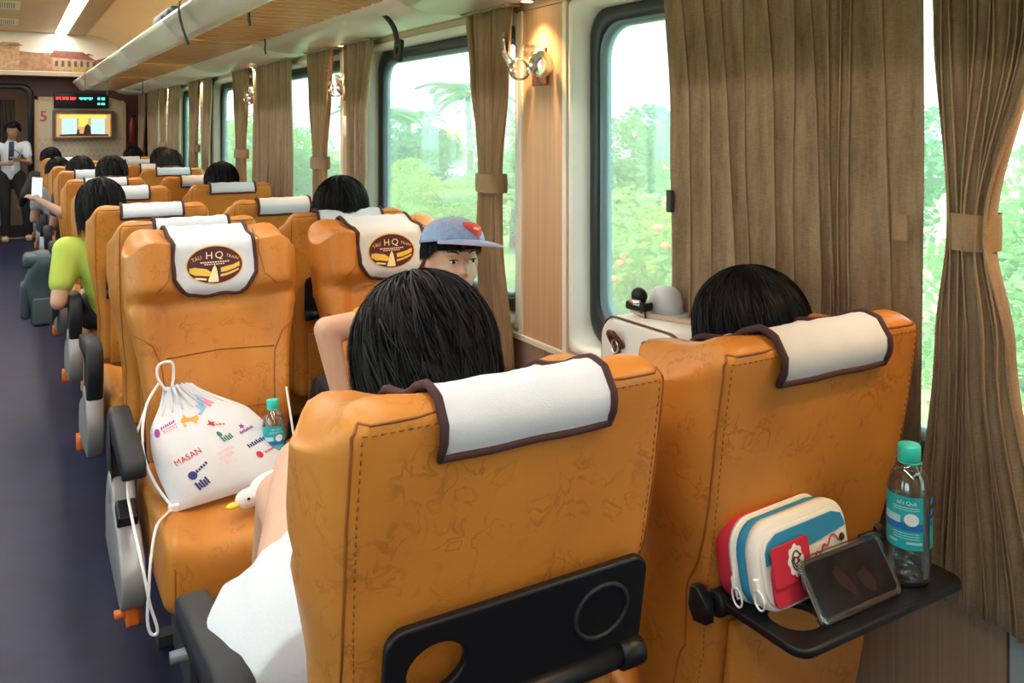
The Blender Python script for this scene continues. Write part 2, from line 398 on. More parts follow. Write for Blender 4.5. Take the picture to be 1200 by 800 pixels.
# ---- side walls with window openings
WZ0, WZ1 = .76, 1.885
YL = [2.30, 4.18, 6.10, 8.03, 9.97, 11.90]
WW = 1.47
def side_wall(s):
    wl = empty('wall_right' if s > 0 else 'wall_left', (0, 0, 0), kind='structure')
    xa, xb = (XW, XW + .10) if s > 0 else (-XW - .10, -XW)
    op = [(y - WW - .04, y + .04) for y in YL] + [(-1.12, .43 - .07)]
    op = sorted(op)
    # lower panels
    edges = [Y0] + [.90] + [y + .19 for y in YL] + [Y1]
    for i in range(len(edges) - 1):
        m = M['lowblue'] if i == 0 else M['lowwood']
        obj('lower_panel', box(xa, xb, edges[i] + .003, edges[i + 1] - .003, 0, WZ0 - .03), m, wl, smooth=False)
    obj('panel_backing', box(xa + (.02 if s > 0 else -.001), xb + (.001 if s > 0 else -.02), Y0, Y1, 0, WZ0 - .03), M['dark'], wl, smooth=False)
    # pillars between windows
    yy = [Y0] + [e for o in op for e in o] + [Y1]
    for i in range(0, len(yy), 2):
        obj('pillar_panel', box(xa, xb, yy[i] + .001, yy[i + 1] - .001, WZ0 - .027, WZ1 + .03), M['pillar'], wl, smooth=False)
        for yq in (yy[i] + .022, yy[i + 1] - .022):
            obj('pillar_trim', box(*((xa - .008, xa) if s > 0 else (xb, xb + .008)), yq - .011, yq + .011, WZ0 - .02, WZ1 + .03), M['ivory'], wl, smooth=False)
    obj('header_strip', box(xa, xb, Y0, Y1, WZ1 + .033, 2.06), M['header'], wl, smooth=False)
    obj('wall_ledge', box(*((xa - .012, xb) if s > 0 else (xa, xb + .012)), Y0, Y1, WZ0 - .03, WZ0 - .012), M['ivory'], wl, smooth=False)
    return op, wl
M['lowblue'] = mat('lower_wall_laminate', (.40, .46, .52), .5, noise=(30, (.36, .42, .49)))
OP, WR = side_wall(1)
OPL, WLF = side_wall(-1)
def window(k, ya, yb, s):
    wi = empty('window_%d' % k, (s * XW, 0, 0), kind='structure')
    def lp(x, g, r_): return [(s * x, y, z) for y, z in rrect(ya + g, yb - g, WZ0 + g, WZ1 + .03 - g, r_, 7)]
    # the white rounded reveal, black rubber frame, thin grey gasket, the pane
    obj('reveal', loft([lp(.10, 0, .02), lp(-.004, 0, .02), lp(-.006, .008, .03), lp(0, .022, .05), lp(.05, .030, .07), lp(.085, .034, .09)]), M['reveal'], wi)
    obj('frame', loft([lp(.09, .030, .09), lp(.060, .032, .09), lp(.055, .042, .09), lp(.055, .072, .10), lp(.062, .080, .10), lp(.10, .082, .10)]), M['rubber'], wi)
    obj('gasket', loft([lp(.066, .078, .10), lp(.064, .084, .10), lp(.070, .094, .10), lp(.10, .096, .10)]), M['gasket'], wi)
    g = lp(.082, .085, .10); g2 = lp(.088, .085, .10)
    obj('pane', loft([g, g2], True), M['pane'], wi, smooth=False)
    return wi
nwin = 1
for (ya, yb) in OP: window(nwin, ya, yb, 1); nwin += 1
for (ya, yb) in OPL: window(nwin, ya, yb, -1); nwin += 1
obj('wall_back', box(-1.7, 1.7, Y0 - .1, Y0, 0, 2.8), M['pillar'], smooth=False, kind='structure')

# ---- end wall with doorway
we = empty('wall_end', (0, 0, 0), kind='structure')
DX0, DX1, DZ = -.46, .25, 2.03
obj('wall_panel', box(DX1, 1.62, Y1, Y1 + .08, 0, 2.8), M['aubergine'], we, smooth=False)
obj('wall_panel', box(-1.62, DX0, Y1, Y1 + .08, 0, 2.8), M['aubergine'], we, smooth=False)
obj('wall_panel', box(DX0, DX1, Y1, Y1 + .08, DZ, 2.8), M['aubergine'], we, smooth=False)
dr = empty('door_1', (0, Y1, 0), kind='structure')
def dl(y, g, r_):
    P = rrect(DX0 + g, DX1 - g, -.4, DZ - g, r_, 7); return [(a, y, max(b, 0.0)) for a, b in P]
obj('door_frame', loft([dl(.08, 0, .12), dl(-.03, -.035, .14), dl(-.045, -.02, .13), dl(-.045, .02, .12), dl(-.03, .03, .12), dl(.08, .03, .12)]), M['rubber'], dr)
obj('threshold', box(DX0, DX1, -.04, .10, .001, .012), M['grey'], dr, smooth=False)
# vestibule beyond
M['vest'] = mat('vestibule_cream', (.55, .42, .30), .5)
vb = empty('wall_vestibule', (0, 0, 0), kind='structure')
obj('wall_panel', box(-1.2, -.60, Y1 + .08, 15.1, 0, 2.3), M['vest'], vb, smooth=False)
obj('wall_panel', box(.55, 1.2, Y1 + .08, 15.1, 0, 2.3), M['vest'], vb, smooth=False)
obj('wall_panel', box(-1.2, 1.2, Y1 + .08, 15.1, 2.3, 2.36), M['coveW'], vb, smooth=False)
obj('wall_panel', join(box(-.6, -.30, 15.0, 15.1, 0, 2.3), box(.16, .55, 15.0, 15.1, 0, 2.3), box(-.30, .16, 15.0, 15.1, 0, .62), box(-.30, .16, 15.0, 15.1, 2.0, 2.3)), M['vest'], vb, smooth=False)
obj('wall_panel', box(-1.2, 1.2, 15.14, 15.2, 0, 2.36), mat('far_corridor', (.12, .09, .07), .6), vb, smooth=False)
vd = empty('door_2', (0, 14.98, 0), kind='structure')
obj('door_leaf', join(box(-.30, -.22, -.02, .02, .62, 2.0), box(.08, .16, -.02, .02, .62, 2.0), box(-.22, .08, -.02, .02, 1.9, 2.0), box(-.22, .08, -.02, .02, .62, .72)), M['pillar'], vd, smooth=False)
bar_m = new_mesh('bar', *lathe([(.009, .72), (.009, 1.9)], 8))
for k in range(6): link('bar', bar_m, M['grey'], vd, loc=(-.19 + k * .048, -.0, 0))
obj('pane', box(-.22, .08, .012, .016, .72, 1.9), M['pane'], vd, smooth=False)
vl = empty('ceiling_light', (0, 14.2, 2.295), label='small round light on the vestibule ceiling beyond the doorway', cat='light')
obj('lens', lathe([(.12, -.02), (.13, 0)], 20), emit_mat('vestibule_lamp', (1, .9, .75), 3), vl); obj('rim', lathe([(.15, -.012), (.15, .004)], 20), M['white'], vl)

# ---- the end board with printed town mural above the end wall
board = empty('mural_board', (0, 12.88, 2.22), label='curved white board with a printed old-town mural above the end wall', cat='mural')
prof = [(x, z - 2.22) for x, z in [(0, 2.735), (.886, 2.73)] + CURVE[1:6] + [(1.46, 2.22)]]
full = [(-x, z) for x, z in prof[::-1]][:-1] + prof[0:]
full = [(-x, z) for x, z in prof[:0:-1]] + prof
obj('panel', loft([[(x, 0, z) for x, z in full], [(x, .30, z) for x, z in full]], True), M['coveW'], board, smooth=False)
obj('lower_lip', box(-1.46, 1.46, -.012, .30, -.05, 0), M['vest'], board, smooth=False)
mtan = mat('mural_tan', (.50, .29, .16), .6, noise=(14, (.34, .17, .09), 5)); mred = mat('mural_roof', (.36, .12, .08), .6, noise=(20, (.25, .09, .07)))
mwall = mat('mural_cream', (.62, .42, .24), .6, noise=(22, (.42, .24, .13), 5)); myel = mat('mural_yellow', (.62, .48, .06), .6, noise=(30, (.30, .25, .05)))
def flatpoly(P, y): return [(x, y, z) for x, z in P], [tuple(range(len(P)))]
obj('print_wall', flatpoly([(-1.40, .01), (.93, .01), (.93, .24), (.62, .26), (.30, .25), (.05, .27), (-.45, .25), (-1.40, .27)][::-1], -.003), mtan, board, smooth=False)
obj('print_gate', join(flatpoly([(-.10, .02), (.12, .02), (.12, .34), (-.10, .34)][::-1], -.006), flatpoly([(-.14, .33), (.16, .33), (.10, .375), (-.08, .375)][::-1], -.006)), mwall, board, smooth=False)
obj('print_roof', join(flatpoly([(.46, .20), (1.02, .17), (.86, .28), (.52, .29)][::-1], -.006), flatpoly([(1.0, .10), (1.30, .10), (1.30, .21), (1.18, .23), (1.0, .17)][::-1], -.005), flatpoly([(.86, .24), (.93, .265), (1.0, .235)][::-1], -.006)), mred, board, smooth=False)
obj('print_house', flatpoly([(.50, .03), (1.06, .03), (1.06, .17), (.50, .20)][::-1], -.0045), mwall, board, smooth=False)
obj('print_field', flatpoly([(.72, .015), (1.16, .015), (1.05, .075), (.76, .065)][::-1], -.008), myel, board, smooth=False)
for k in range(7): obj('print_window', flatpoly([(.53 + k * .075, .08), (.565 + k * .075, .08), (.565 + k * .075, .155), (.53 + k * .075, .155)][::-1], -.009), M['ventdark'], board, smooth=False)

# ---- wallpaper panel with oak frame, television, LED sign, number
pnl = empty('wall_panel_board', (0, Y1 - .012, 0), label='cream patterned panel with oak frame behind the television', cat='panel')
obj('wallpaper', box(.33, 1.40, -.004, .01, .3, 1.86), M['wallpaper'], pnl, smooth=False)
dm = new_mesh('lozenge', [(0, 0, .045), (.033, 0, 0), (0, 0, -.045), (-.033, 0, 0), (0, -.002, 0)], [(0, 4, 1), (1, 4, 2), (2, 4, 3), (3, 4, 0)], False)
lm = mat('wallpaper_lozenge', (.50, .42, .30), .6)
for a in range(15):
    for b in range(5): link('lozenge', dm, lm, pnl, loc=(.36 + a * .07 + (b % 2) * .035, -.006, 1.02 + b * .075))
obj('frame_side', box(.30, .34, -.022, .012, .3, 1.90), M['oak'], pnl, smooth=False)
obj('frame_side', box(1.385, 1.425, -.022, .012, .3, 1.80), M['oak'], pnl, smooth=False)
obj('frame_top', ([(.30, -.022, 1.86), (1.22, -.022, 1.86), (1.425, -.022, 1.79), (1.425, -.022, 1.83), (1.23, -.022, 1.90), (.30, -.022, 1.90), (.30, .01, 1.90), (1.23, .01, 1.90), (1.425, .01, 1.83)], [(0, 1, 4, 5), (1, 2, 3, 4), (5, 4, 7, 6), (4, 3, 8, 7)]), M['oak'], pnl, smooth=False)
num = text_vf('5', .20, .004)
nt = xform(num, Matrix.Translation((.405, Y1 - .025, 1.63)) @ Matrix.Rotation(R(90), 4, 'X'))
obj('car_number', nt, mat('red_number', (.55, .03, .03), .5), smooth=False, label='red numeral 5 on the cream panel left of the television', cat='number')
tv = empty('television', (.89, Y1 - .075, 1.515), label='wall television in a wooden frame showing a bright street scene', cat='television')
def ring(hx, hz, t, y0, y1): return join(box(-hx, hx, y0, y1, hz - t, hz), box(-hx, hx, y0, y1, -hz, -hz + t), box(-hx, -hx + t, y0, y1, -hz + t, hz - t), box(hx - t, hx, y0, y1, -hz + t, hz - t))
obj('outer_frame', ring(.38, .20, .035, -.02, .05), mat('tv_frame', (.14, .07, .035), .4), tv, smooth=False)
obj('inner_frame', ring(.345, .165, .014, -.012, .04), M['oak'], tv, smooth=False)
obj('back', box(-.37, .37, .04, .05, -.19, .19), M['black'], tv, smooth=False)
sc_ = obj('screen', box(-.33, .33, -.002, .03, -.15, .15), emit_mat('screen_amber', (.85, .55, .22), .55), tv, smooth=False)
eb = emit_mat('screen_blue', (.42, .66, 1.0), 1.0); ed = emit_mat('screen_dark', (.16, .08, .05), .25); ey = emit_mat('screen_yellow', (1.0, .70, .12), .8)
obj('picture_window', box(-.27, -.09, -.004, -.001, -.12, .09), eb, sc_, smooth=False)
obj('picture_window', box(.09, .26, -.004, -.001, -.12, .09), eb, sc_, smooth=False)
obj('picture_light', box(-.30, .28, -.0035, -.001, .095, .145), ey, sc_, smooth=False)
obj('picture_light', box(-.06, .05, -.0035, -.001, -.02, .095), ey, sc_, smooth=False)
obj('picture_figure', flatpoly([(-.01, -.14), (.09, -.14), (.08, -.02), (.045, .02), (.015, -.01)][::-1], -.006), ed, sc_, smooth=False)
obj('picture_street', join(flatpoly([(-.30, -.148), (.31, -.148), (.31, -.125), (-.05, -.115), (-.30, -.13)][::-1], -.0055), flatpoly([(-.09, -.14), (-.05, -.14), (-.06, -.05), (-.08, -.06)][::-1], -.0055)), ed, sc_, smooth=False)
led = empty('led_sign', (.86, Y1 - .05, 1.855), label='black LED sign with red and green text hanging above the television', cat='sign')
obj('housing', rbox(.335, .045, .105, .01, 3, 1, 2), M['black'], led)
er = emit_mat('led_red', (1, .05, .04), 1.6); eg = emit_mat('led_green', (.10, 1, .72), 1.5)
def ledrow(x, z, n, w_, h, pat):
    out = []
    for i in range(n):
        if pat[i % len(pat)] == '0': continue
        out.append(box(x + i * w_, x + (i + .8) * w_, -.048, -.046, z - h * (.5 if pat[i % len(pat)] != '2' else .1), z + h * .5))
    return join(*out)
obj('red_text', ledrow(-.31, .025, 16, .0155, .038, '1121011211011'), er, led, smooth=False)
obj('green_text', ledrow(-.03, .025, 11, .0155, .034, '2112112'), eg, led, smooth=False)
obj('green_text', ledrow(.20, .028, 6, .0155, .036, '110111'), eg, led, smooth=False)
obj('green_text', ledrow(.20, -.045, 6, .0155, .028, '110111'), eg, led, smooth=False)
obj('mount', box(-.04, .04, .03, .05, -.09, .09), M['dark'], led, smooth=False)
ex = empty('wall_extinguisher', (1.50, Y1 - .06, 1.44), label='narrow dark red cylinder on the end wall beside the first curtain', cat='extinguisher')
obj('bottle', lathe([(.01, -.17), (.035, -.165), (.038, .10), (.02, .14), (.012, .16), (.012, .19)], 16), mat('extinguisher_red', (.25, .02, .02), .35), ex)
obj('handle', box(-.02, .05, -.012, .012, .19, .215), M['black'], ex, smooth=False)

# ================================================================== LUGGAGE RACK
rack = empty('luggage_rack', (0, 0, 0), label='white and wood slatted luggage rack running above the windows', cat='rack')
aisleP = [(.735, 2.085), (.745, 2.105), (.765, 2.11), (.79, 2.095), (.815, 2.055), (.845, 2.010), (.875, 1.995), (.875, 1.985), (.845, 1.982), (.82, 1.992), (.785, 2.030), (.755, 2.07)]
wallP = [(1.235, 2.012), (1.25, 1.985), (1.30, 1.958), (1.36, 1.944), (1.44, 1.936), (1.53, 1.936), (1.60, 1.942), (1.60, 2.05), (1.30, 2.05)]
def ext(P, ya, yb):
    return loft([[(x, ya, z) for x, z in P], [(x, yb, z) for x, z in P]], True)
segs = [-1.2, .9, 3.0, 5.1, 7.2, 9.3, 11.4, 12.86]
for i in range(len(segs) - 1):
    obj('aisle_rail', ext(aisleP, segs[i] + .002, segs[i + 1] - .002), M['rackwhite'], rack)
    obj('wall_cove', ext(wallP, segs[i] + .002, segs[i + 1] - .002), M['rackwhite'], rack)
    obj('crossbar', box(.85, 1.26, segs[i] - .05, segs[i] + .05, 1.984, 2.006), M['slat'], rack, smooth=False)
slm = new_mesh('slat', *rbox(.205, .041, .012, .004, 1, 1, 1))
y = -1.1
while y < 12.8:
    if min(abs(y - e) for e in segs) > .095: link('slat', slm, M['slat'], rack, loc=(1.055, y, 1.997))
    y += .118
M['trunk'] = mat('teal_suitcase', (.005, .034, .045), .45)
lug = empty('suitcase', (1.06, 6.4, 2.0095), label='dark teal travel bag lying on the luggage rack', cat='bag')
obj('body', rbox(.155, .36, .15, .05, 3, 3, 2, c=(0, 0, .15)), M['trunk'], lug)
obj('front_pocket', rbox(.016, .18, .06, .014, 2, 2, 2, c=(-.155, -.02, .19)), M['trunk'], lug)
obj('handle', tube(catmull([(-.02, -.09, .29), (-.03, -.06, .33), (-.03, .06, .33), (-.02, .09, .29)], 5), .009, 8), M['strap'], lug)
obj('white_stripe', tube([(-.158, -.20, .115), (-.160, 0, .113), (-.158, .20, .115)], .006, 6), M['white'], lug)
lug2 = empty('suitcase', (1.04, 5.15, 2.0095), label='small dark bag on the rack next to the teal travel bag', cat='bag')
obj('body', rbox(.14, .16, .06, .035, 3, 3, 2, c=(0, 0, .06)), M['strap'], lug2)
obj('handle', tube(catmull([(-.06, 0, .115), (-.04, 0, .15), (.04, 0, .15), (.06, 0, .115)], 5), .008, 8), M['strap'], lug2)
# straps hanging from the rack
def hang(pts, lab, wdir=(0, 1, 0), w_=.04):
    o = obj('rack_strap', ribbon(catmull(pts, 6), wdir, w_, .003), M['strap'], label=lab, cat='strap', group='rack straps'); return o
hang([(.83, 4.42, 2.125), (.74, 4.42, 2.125), (.715, 4.42, 2.08), (.73, 4.42, 1.99), (.76, 4.42, 1.90)], 'black strap looped over the aisle rail beside the teal travel bag', w_=.05)
hang([(.90, 3.72, 2.03), (.885, 3.72, 1.98), (.89, 3.72, 1.93)], 'short black strap end hanging under the rack slats at the aisle rail')
hang([(1.21, 4.78, 2.01), (1.225, 4.78, 1.975), (1.225, 4.78, 1.93), (1.228, 4.78, 1.90)], 'short thin black strap hanging from the rack wall edge near the fourth window', w_=.025)
hang([(.85, 10.4, 2.12), (.74, 10.4, 2.125), (.715, 10.4, 2.06), (.72, 10.4, 1.88)], 'black strap hanging from the aisle rail in front of the LED sign', w_=.05)
hang([(1.21, 9.6, 2.0), (1.20, 9.6, 1.96), (1.20, 9.6, 1.83)], 'black strap hanging under the rack near the end wall', w_=.05)
gs = obj('rack_tag', ribbon([(.90, 10.0, 1.99), (.90, 10.0, 1.83)], (0, 1, 0), .06, .004), mat('green_tag', (.02, .28, .08), .5), smooth=False, label='narrow green tag hanging from the rack near the end wall', cat='tag')
bs = empty('buckle_strap', (1.27, 3.28, 1.98), label='wide black strap with buckle hanging from the rack over the second window', cat='strap')
obj('webbing', ribbon(catmull([(-.04, 0, .04), (.0, 0, .0), (.06, 0, -.03), (.10, 0, -.08), (.115, 0, -.155)], 6), (0, 1, 0), .045, .004), M['strap'], bs)
bk = plate(rrect(-.045, .045, -.035, .035, .012, 3), [rrect(-.018, .018, -.014, .014, .005, 3)], .014)
obj('buckle', xform(bk, Matrix.Translation((.118, .0, -.165)) @ Matrix.Rotation(R(12), 4, 'X') @ Matrix.Rotation(R(90), 4, 'Y')), M['black'], bs)
# downlights in the cove above each pillar
PIL = [(OP[i][1] + OP[i + 1][0]) / 2 for i in range(len(OP) - 1)]
lampm = emit_mat('downlight_lens', (1, .72, .38), 12)
names = ['beside the nearest tied curtain', 'over the pillar between the first and second window', 'over the pillar between the second and third window', 'over the pillar between the third and fourth window', 'over the pillar between the fourth and fifth window', 'over the pillar nearest the end wall']
for i, y in enumerate(PIL):
    d = empty('downlight', (1.535, y, 1.934), label='small warm downlight in the rack cove ' + names[i % 6], cat='light', group='pillar downlights')
    obj('rim', lathe([(.022, -.006), (.030, -.006), (.030, .004), (.022, .004)], 20, cap=False), M['chrome'], d)
    obj('lens', lathe([(.021, -.003), (.021, .002)], 16), lampm, d)
    ld = bpy.data.lights.new('downlight_lamp', 'SPOT'); ld.energy = DOWN; ld.color = (1, .62, .28); ld.spot_size = R(110); ld.spot_blend = .8; ld.shadow_soft_size = .02
    lo = bpy.data.objects.new('lamp', ld); COL.objects.link(lo); lo.parent = d; lo.location = (0, 0, -.012); lo.rotation_euler = (0, R(12), 0)
# ================================================================== CURTAINS
def curtain(label, ztop, zbot, spans, folds, amp, mats, tie=None, x=1.545, seed=0, hem=True, sag=0.0, wide=None, sharp=.75, edges=False):  # edges: adds lighter tubes that paint light along the pleat ridges
    """spans: list of (z, y_low, y_high) control rows; folds: number of pleats; wide: fold boundary list 0..1"""
    rg = np.random.default_rng(seed)
    t = empty('curtain', (x, (spans[0][1] + spans[0][2]) / 2, zbot), label=label, cat='curtain', group='window curtains')
    oy = t.location.y
    zs = sorted(spans, key=lambda a: -a[0])
    def span(z):
        for a, b in zip(zs, zs[1:]):
            if a[0] >= z >= b[0]:
                k = (a[0] - z) / (a[0] - b[0]); k = k * k * (3 - 2 * k); return lerp(a[1], b[1], k), lerp(a[2], b[2], k)
        return zs[-1][1:] if z < zs[-1][0] else zs[0][1:]
    fb = wide or [i / folds for i in range(folds + 1)]
    S = []
    for i in range(len(fb) - 1):
        for k in range(6): S.append((fb[i] + (fb[i + 1] - fb[i]) * k / 6, k / 6, i))
    S.append((1.0, 0, len(fb) - 1))
    jit = rg.uniform(.7, 1.25, len(fb) + 1); ph = rg.uniform(-1, 1, len(fb) + 1)
    nz = 44; V = []; F = []; w0 = zs[0][2] - zs[0][1]
    for j in range(nz + 1):
        z = lerp(ztop, zbot, j / nz); a, b = span(z); comp = (b - a) / w0
        for s, fr, i in S:
            prof = math.sin(PI * fr) ** sharp
            am = amp * jit[i] * (.75 + .45 * (1 - comp)) * (1 + .25 * math.sin(3 * (ztop - z) + ph[i] * 3))
            yy = lerp(a, b, s) + .006 * math.sin(4 * (ztop - z) + ph[i] * 4) * (1 if 0 < s < 1 else .5)
            zz = z - (.012 * prof if j == nz else 0)
            V.append((-am * (1 - prof) + .01, yy - oy, zz - zbot))
    n = len(S)
    for j in range(nz):
        for k in range(n - 1): F.append((j * n + k, j * n + k + 1, (j + 1) * n + k + 1, (j + 1) * n + k))
    o = obj('cloth', (V, F), mats, t)
    md = o.modifiers.new('thick', 'SOLIDIFY'); md.thickness = .003; md.offset = 0
    if edges:  # lighter tubes paint the light caught along each pleat ridge
        for i in range(1, len(fb) - 1): obj('pleat_highlight', tube([Vector(V[j * n + i * 6]) + Vector((-.001, 0, 0)) for j in range(nz + 1)], .0022, 5), M['curtain2'], t)
    if tie:
        z, a, b = tie; c = (a + b) / 2 - oy; hw = (b - a) / 2; L = []
        for k in range(28):
            an = 2 * PI * k / 28; L.append((.0 + .042 * math.cos(an), c + (hw + .004) * math.copysign(abs(math.sin(an)) ** .6, math.sin(an))))
        obj('tieback', loft([[(p[0], p[1], z - zbot - .034) for p in L], [(p[0] * 1.04, p[1] * 1.02, z - zbot) for p in L], [(p[0], p[1], z - zbot + .034) for p in L]]), M['curtain2'], t)
    # heading tape
    obj('heading_tape', box(-.03, .03, zs[0][1] - oy, zs[0][2] - oy, ztop - zbot, ztop - zbot + .005), M['curtain'], t, smooth=False)
    return t
ZT = 1.930
# nearest window
curtain('brown tied curtain at the right picture edge above the tray table', ZT, .60,
        [(ZT, .77, 1.02), (1.70, .80, 1.005), (1.306, .89, .965), (1.1, .855, .985), (.60, .775, 1.035)], 13, .036, M['curtain'], tie=(1.306, .893, .962), seed=1, sharp=.6, edges=True)
curtain('wide drawn brown pleated curtain across the nearest window', ZT, .66,
        [(ZT, 1.03, 1.80), (1.5, 1.03, 1.765), (1.1, 1.03, 1.745), (.66, 1.03, 1.74)], 12, .036, M['curtain'], seed=2,
        wide=[0, .10, .205, .225, .245, .27, .30, .345, .42, .51, .605, .70, .80, .90, 1.0], sharp=.5, edges=True)
# second window
curtain('tan tied curtain beside the pillar, behind the boy in the cap', ZT, .62,
        [(ZT, 2.62, 2.97), (1.7, 2.64, 2.94), (1.29, 2.70, 2.85), (1.1, 2.70, 2.86), (.62, 2.62, 2.84)], 9, .024, M['curtain2'], tie=(1.29, 2.695, 2.855), seed=3)
curtain('narrow loose brown curtain at the far edge of the second window', ZT, .62,
        [(ZT, 3.96, 4.36), (1.5, 4.06, 4.32), (.62, 4.10, 4.28)], 6, .03, M['curtain'], seed=4)
# third
curtain('tan tied curtain beside the pillar with the white wall box', ZT, .62,
        [(ZT, 4.56, 5.02), (1.7, 4.60, 4.98), (1.29, 4.70, 4.90), (1.1, 4.68, 4.92), (.62, 4.58, 4.98)], 8, .03, M['curtain2'], tie=(1.29, 4.695, 4.905), seed=5)
curtain('wide drawn brown curtain over the third window', ZT, .62,
        [(ZT, 5.38, 6.33), (1.2, 5.34, 6.33), (.62, 5.34, 6.33)], 13, .028, M['curtain'], seed=6)
# fourth
curtain('golden lit tied curtain between the third and fourth windows', ZT, .62,
        [(ZT, 6.50, 6.98), (1.7, 6.52, 6.94), (1.29, 6.60, 6.86), (.62, 6.52, 6.94)], 7, .03, M['curtain2'], tie=(1.29, 6.595, 6.865), seed=7)
curtain('narrow loose brown curtain at the far edge of the fourth window', ZT, .62,
        [(ZT, 7.85, 8.30), (1.3, 7.95, 8.28), (.62, 7.98, 8.26)], 6, .03, M['curtain'], seed=8)
# fifth
curtain('golden lit tied curtain between the fourth and fifth windows', ZT, .62,
        [(ZT, 8.42, 8.92), (1.29, 8.52, 8.78), (.62, 8.46, 8.9)], 7, .03, M['curtain2'], tie=(1.29, 8.515, 8.785), seed=9)
curtain('drawn brown curtain over the fifth window', ZT, .62,
        [(ZT, 9.45, 10.22), (.62, 9.45, 10.22)], 9, .03, M['curtain'], seed=10)
# sixth
curtain('golden lit tied curtain between the fifth and sixth windows', ZT, .62,
        [(ZT, 10.38, 10.85), (1.29, 10.46, 10.72), (.62, 10.4, 10.82)], 7, .03, M['curtain2'], tie=(1.29, 10.455, 10.725), seed=11)
curtain('drawn brown curtain over the sixth window', ZT, .62,
        [(ZT, 10.95, 11.75), (.62, 10.95, 11.75)], 9, .03, M['curtain'], seed=12)
curtain('brown curtain hanging beside the end wall', ZT, .62,
        [(ZT, 12.05, 12.75), (1.2, 12.25, 12.70), (.62, 12.25, 12.7)], 7, .03, M['curtain'], seed=13)
# small label patches on the wide curtain
hk = empty('curtain_hook', (1.525, 1.755, 1.30), label='small dark curtain hook at the left edge of the wide drawn curtain', cat='hook')
obj('plate', rbox(.008, .010, .030, .005, 1, 1, 1), M['dark'], hk); obj('pin', lathe([(.004, 0), (.004, .03)], 8, axis='x'), M['dark'], hk)
pt = obj('fabric_patch', rbox(.003, .017, .026, .002, 1, 1, 1), M['curtain2'], loc=(1.508, 1.058, 1.302), label='small beige stitched patch on the right edge of the wide curtain', cat='patch')
# ---- pillar sconces and boxes
M['photo'] = mat('photo_print', (.12, .05, .04), .4, noise=(60, (.35, .10, .06), 4)); M['photo2'] = mat('photo_sky', (.55, .62, .68), .4, noise=(50, (.75, .62, .55), 4))
M['crystal'] = glass_mat('crystal', (.98, .95, .9), gloss=.5)
def sconce(y, label):
    s = empty('wall_sconce', (1.595, y, 1.70), label=label, cat='sconce', group='pillar sconces')
    obj('picture_card', rbox(.004, .045, .065, .003, 1, 1, 1, c=(-.012, 0, .005)), M['photo'], s)
    obj('picture_sky', rbox(.003, .038, .028, .002, 1, 1, 1, c=(-.018, -.003, .040)), M['photo2'], s)
    obj('glass_bowl', lathe([(.008, -.020), (.022, -.012), (.028, .01), (.030, .03), (.027, .03), (.018, -.008)], 20), M['crystal'], s, loc=(-.045, .01, .05))
    obj('round_mount', lathe([(.008, -.008), (.044, -.008), (.046, 0), (.044, .008), (.008, .008)], 24, axis='y'), M['chrome'], s, loc=(-.05, -.07, .01))
    obj('ring_mount', lathe([(.033, -.010), (.040, -.010), (.040, .010), (.033, .010)], 24, axis='y', cap=False), M['chrome'], s, loc=(-.05, .07, 0))
    for k in range(3):
        a = .10 + k * .022
        obj('crystal_arm', tube(catmull([(-.05, .10, -.02 + k * .02), (-.065, .12 + .01 * k, .02 + k * .02), (-.06, .16, .05 + .025 * k), (-.06, .165, .075 + .02 * k)], 5), .006, 8), M['chrome'], s)
        obj('crystal_drop', ellipsoid((-.06, .165, .085 + .022 * k), .010, .010, .013, 10, 6), M['crystal'], s)
    obj('bracket', box(-.05, 0, -.008, .008, -.02, 0), M['chrome'], s, smooth=False)
sconce(2.50, 'chrome and crystal wall sconce with picture card on the nearest pillar')
sconce(4.46, 'chrome and crystal wall sconce on the pillar left of the second window')
sconce(6.42, 'small chrome sconce on the pillar beside the wide third-window curtain')
wb = empty('wall_box', (1.595, 4.43, 1.50), label='white control box with paper notice on the second pillar', cat='box')
obj('cover', rbox(.016, .05, .055, .008, 1, 1, 1, c=(-.014, 0, 0)), M['white'], wb)
obj('notice', rbox(.003, .04, .10, .002, 1, 1, 1, c=(-.003, -.01, -.18)), mat('grey_notice', (.45, .47, .50), .5, noise=(60, (.15, .16, .2))), wb)

# ================================================================== SEATS
H_B = .75
def back_fn(x, y, z):
    f = sst(-.17, -.02, y)                       # 0 rear .. 1 front
    wz = [(0, .78), (.18, .80), (.32, .86), (.46, .97), (.55, 1.0), (.70, 1.0), (.80, .97)]
    k = wz[-1][1]
    for (a, va), (b, vb) in zip(wz, wz[1:]):
        if a <= z <= b: k = lerp(va, vb, (z - a) / (b - a)); break
    x2 = x * k * lerp(.935, 1.0, sst(-.16, -.07, y)) * lerp(1, .95, sst(-.05, .0, y)); ax = abs(x2)
    hb = sst(.475, .525, z)
    head = .030 + .038 * sst(.10, .18, ax) - .03 * sst(.22, .26, ax)
    low = .032 * sst(.15, .21, ax) * sst(.02, .12, z) + .018 * math.exp(-((z - .16) / .12) ** 2)
    groove = -.020 * math.exp(-((z - .492) / .014) ** 2)
    y2 = y + f * (lerp(low, head, hb) + groove)
    topw = sst(.55, .75, z)
    y2 += (1 - f) * .030 * sst(.725, .755, z)    # rear edge rolls forward over the crown
    z2 = z + topw * (.006 * sst(.12, .20, ax) - .035 * sst(.20, .27, ax) * lerp(.5, 1, f)) - .052 * f * sst(.60, .75, z) - .022 * sst(.70, .75, z) * sst(-.16, -.09, y)
    return (x2, y2, z2)
back_vf = rbox(.272, .080, H_B / 2, .034, 22, 4, 40, fn=back_fn, c=(0, -.080, H_B / 2))
ME = {}
ME['backrest'] = new_mesh('backrest', *back_vf); BVB = BVHTree.FromPolygons([Vector(v) for v in back_vf[0]], back_vf[1])
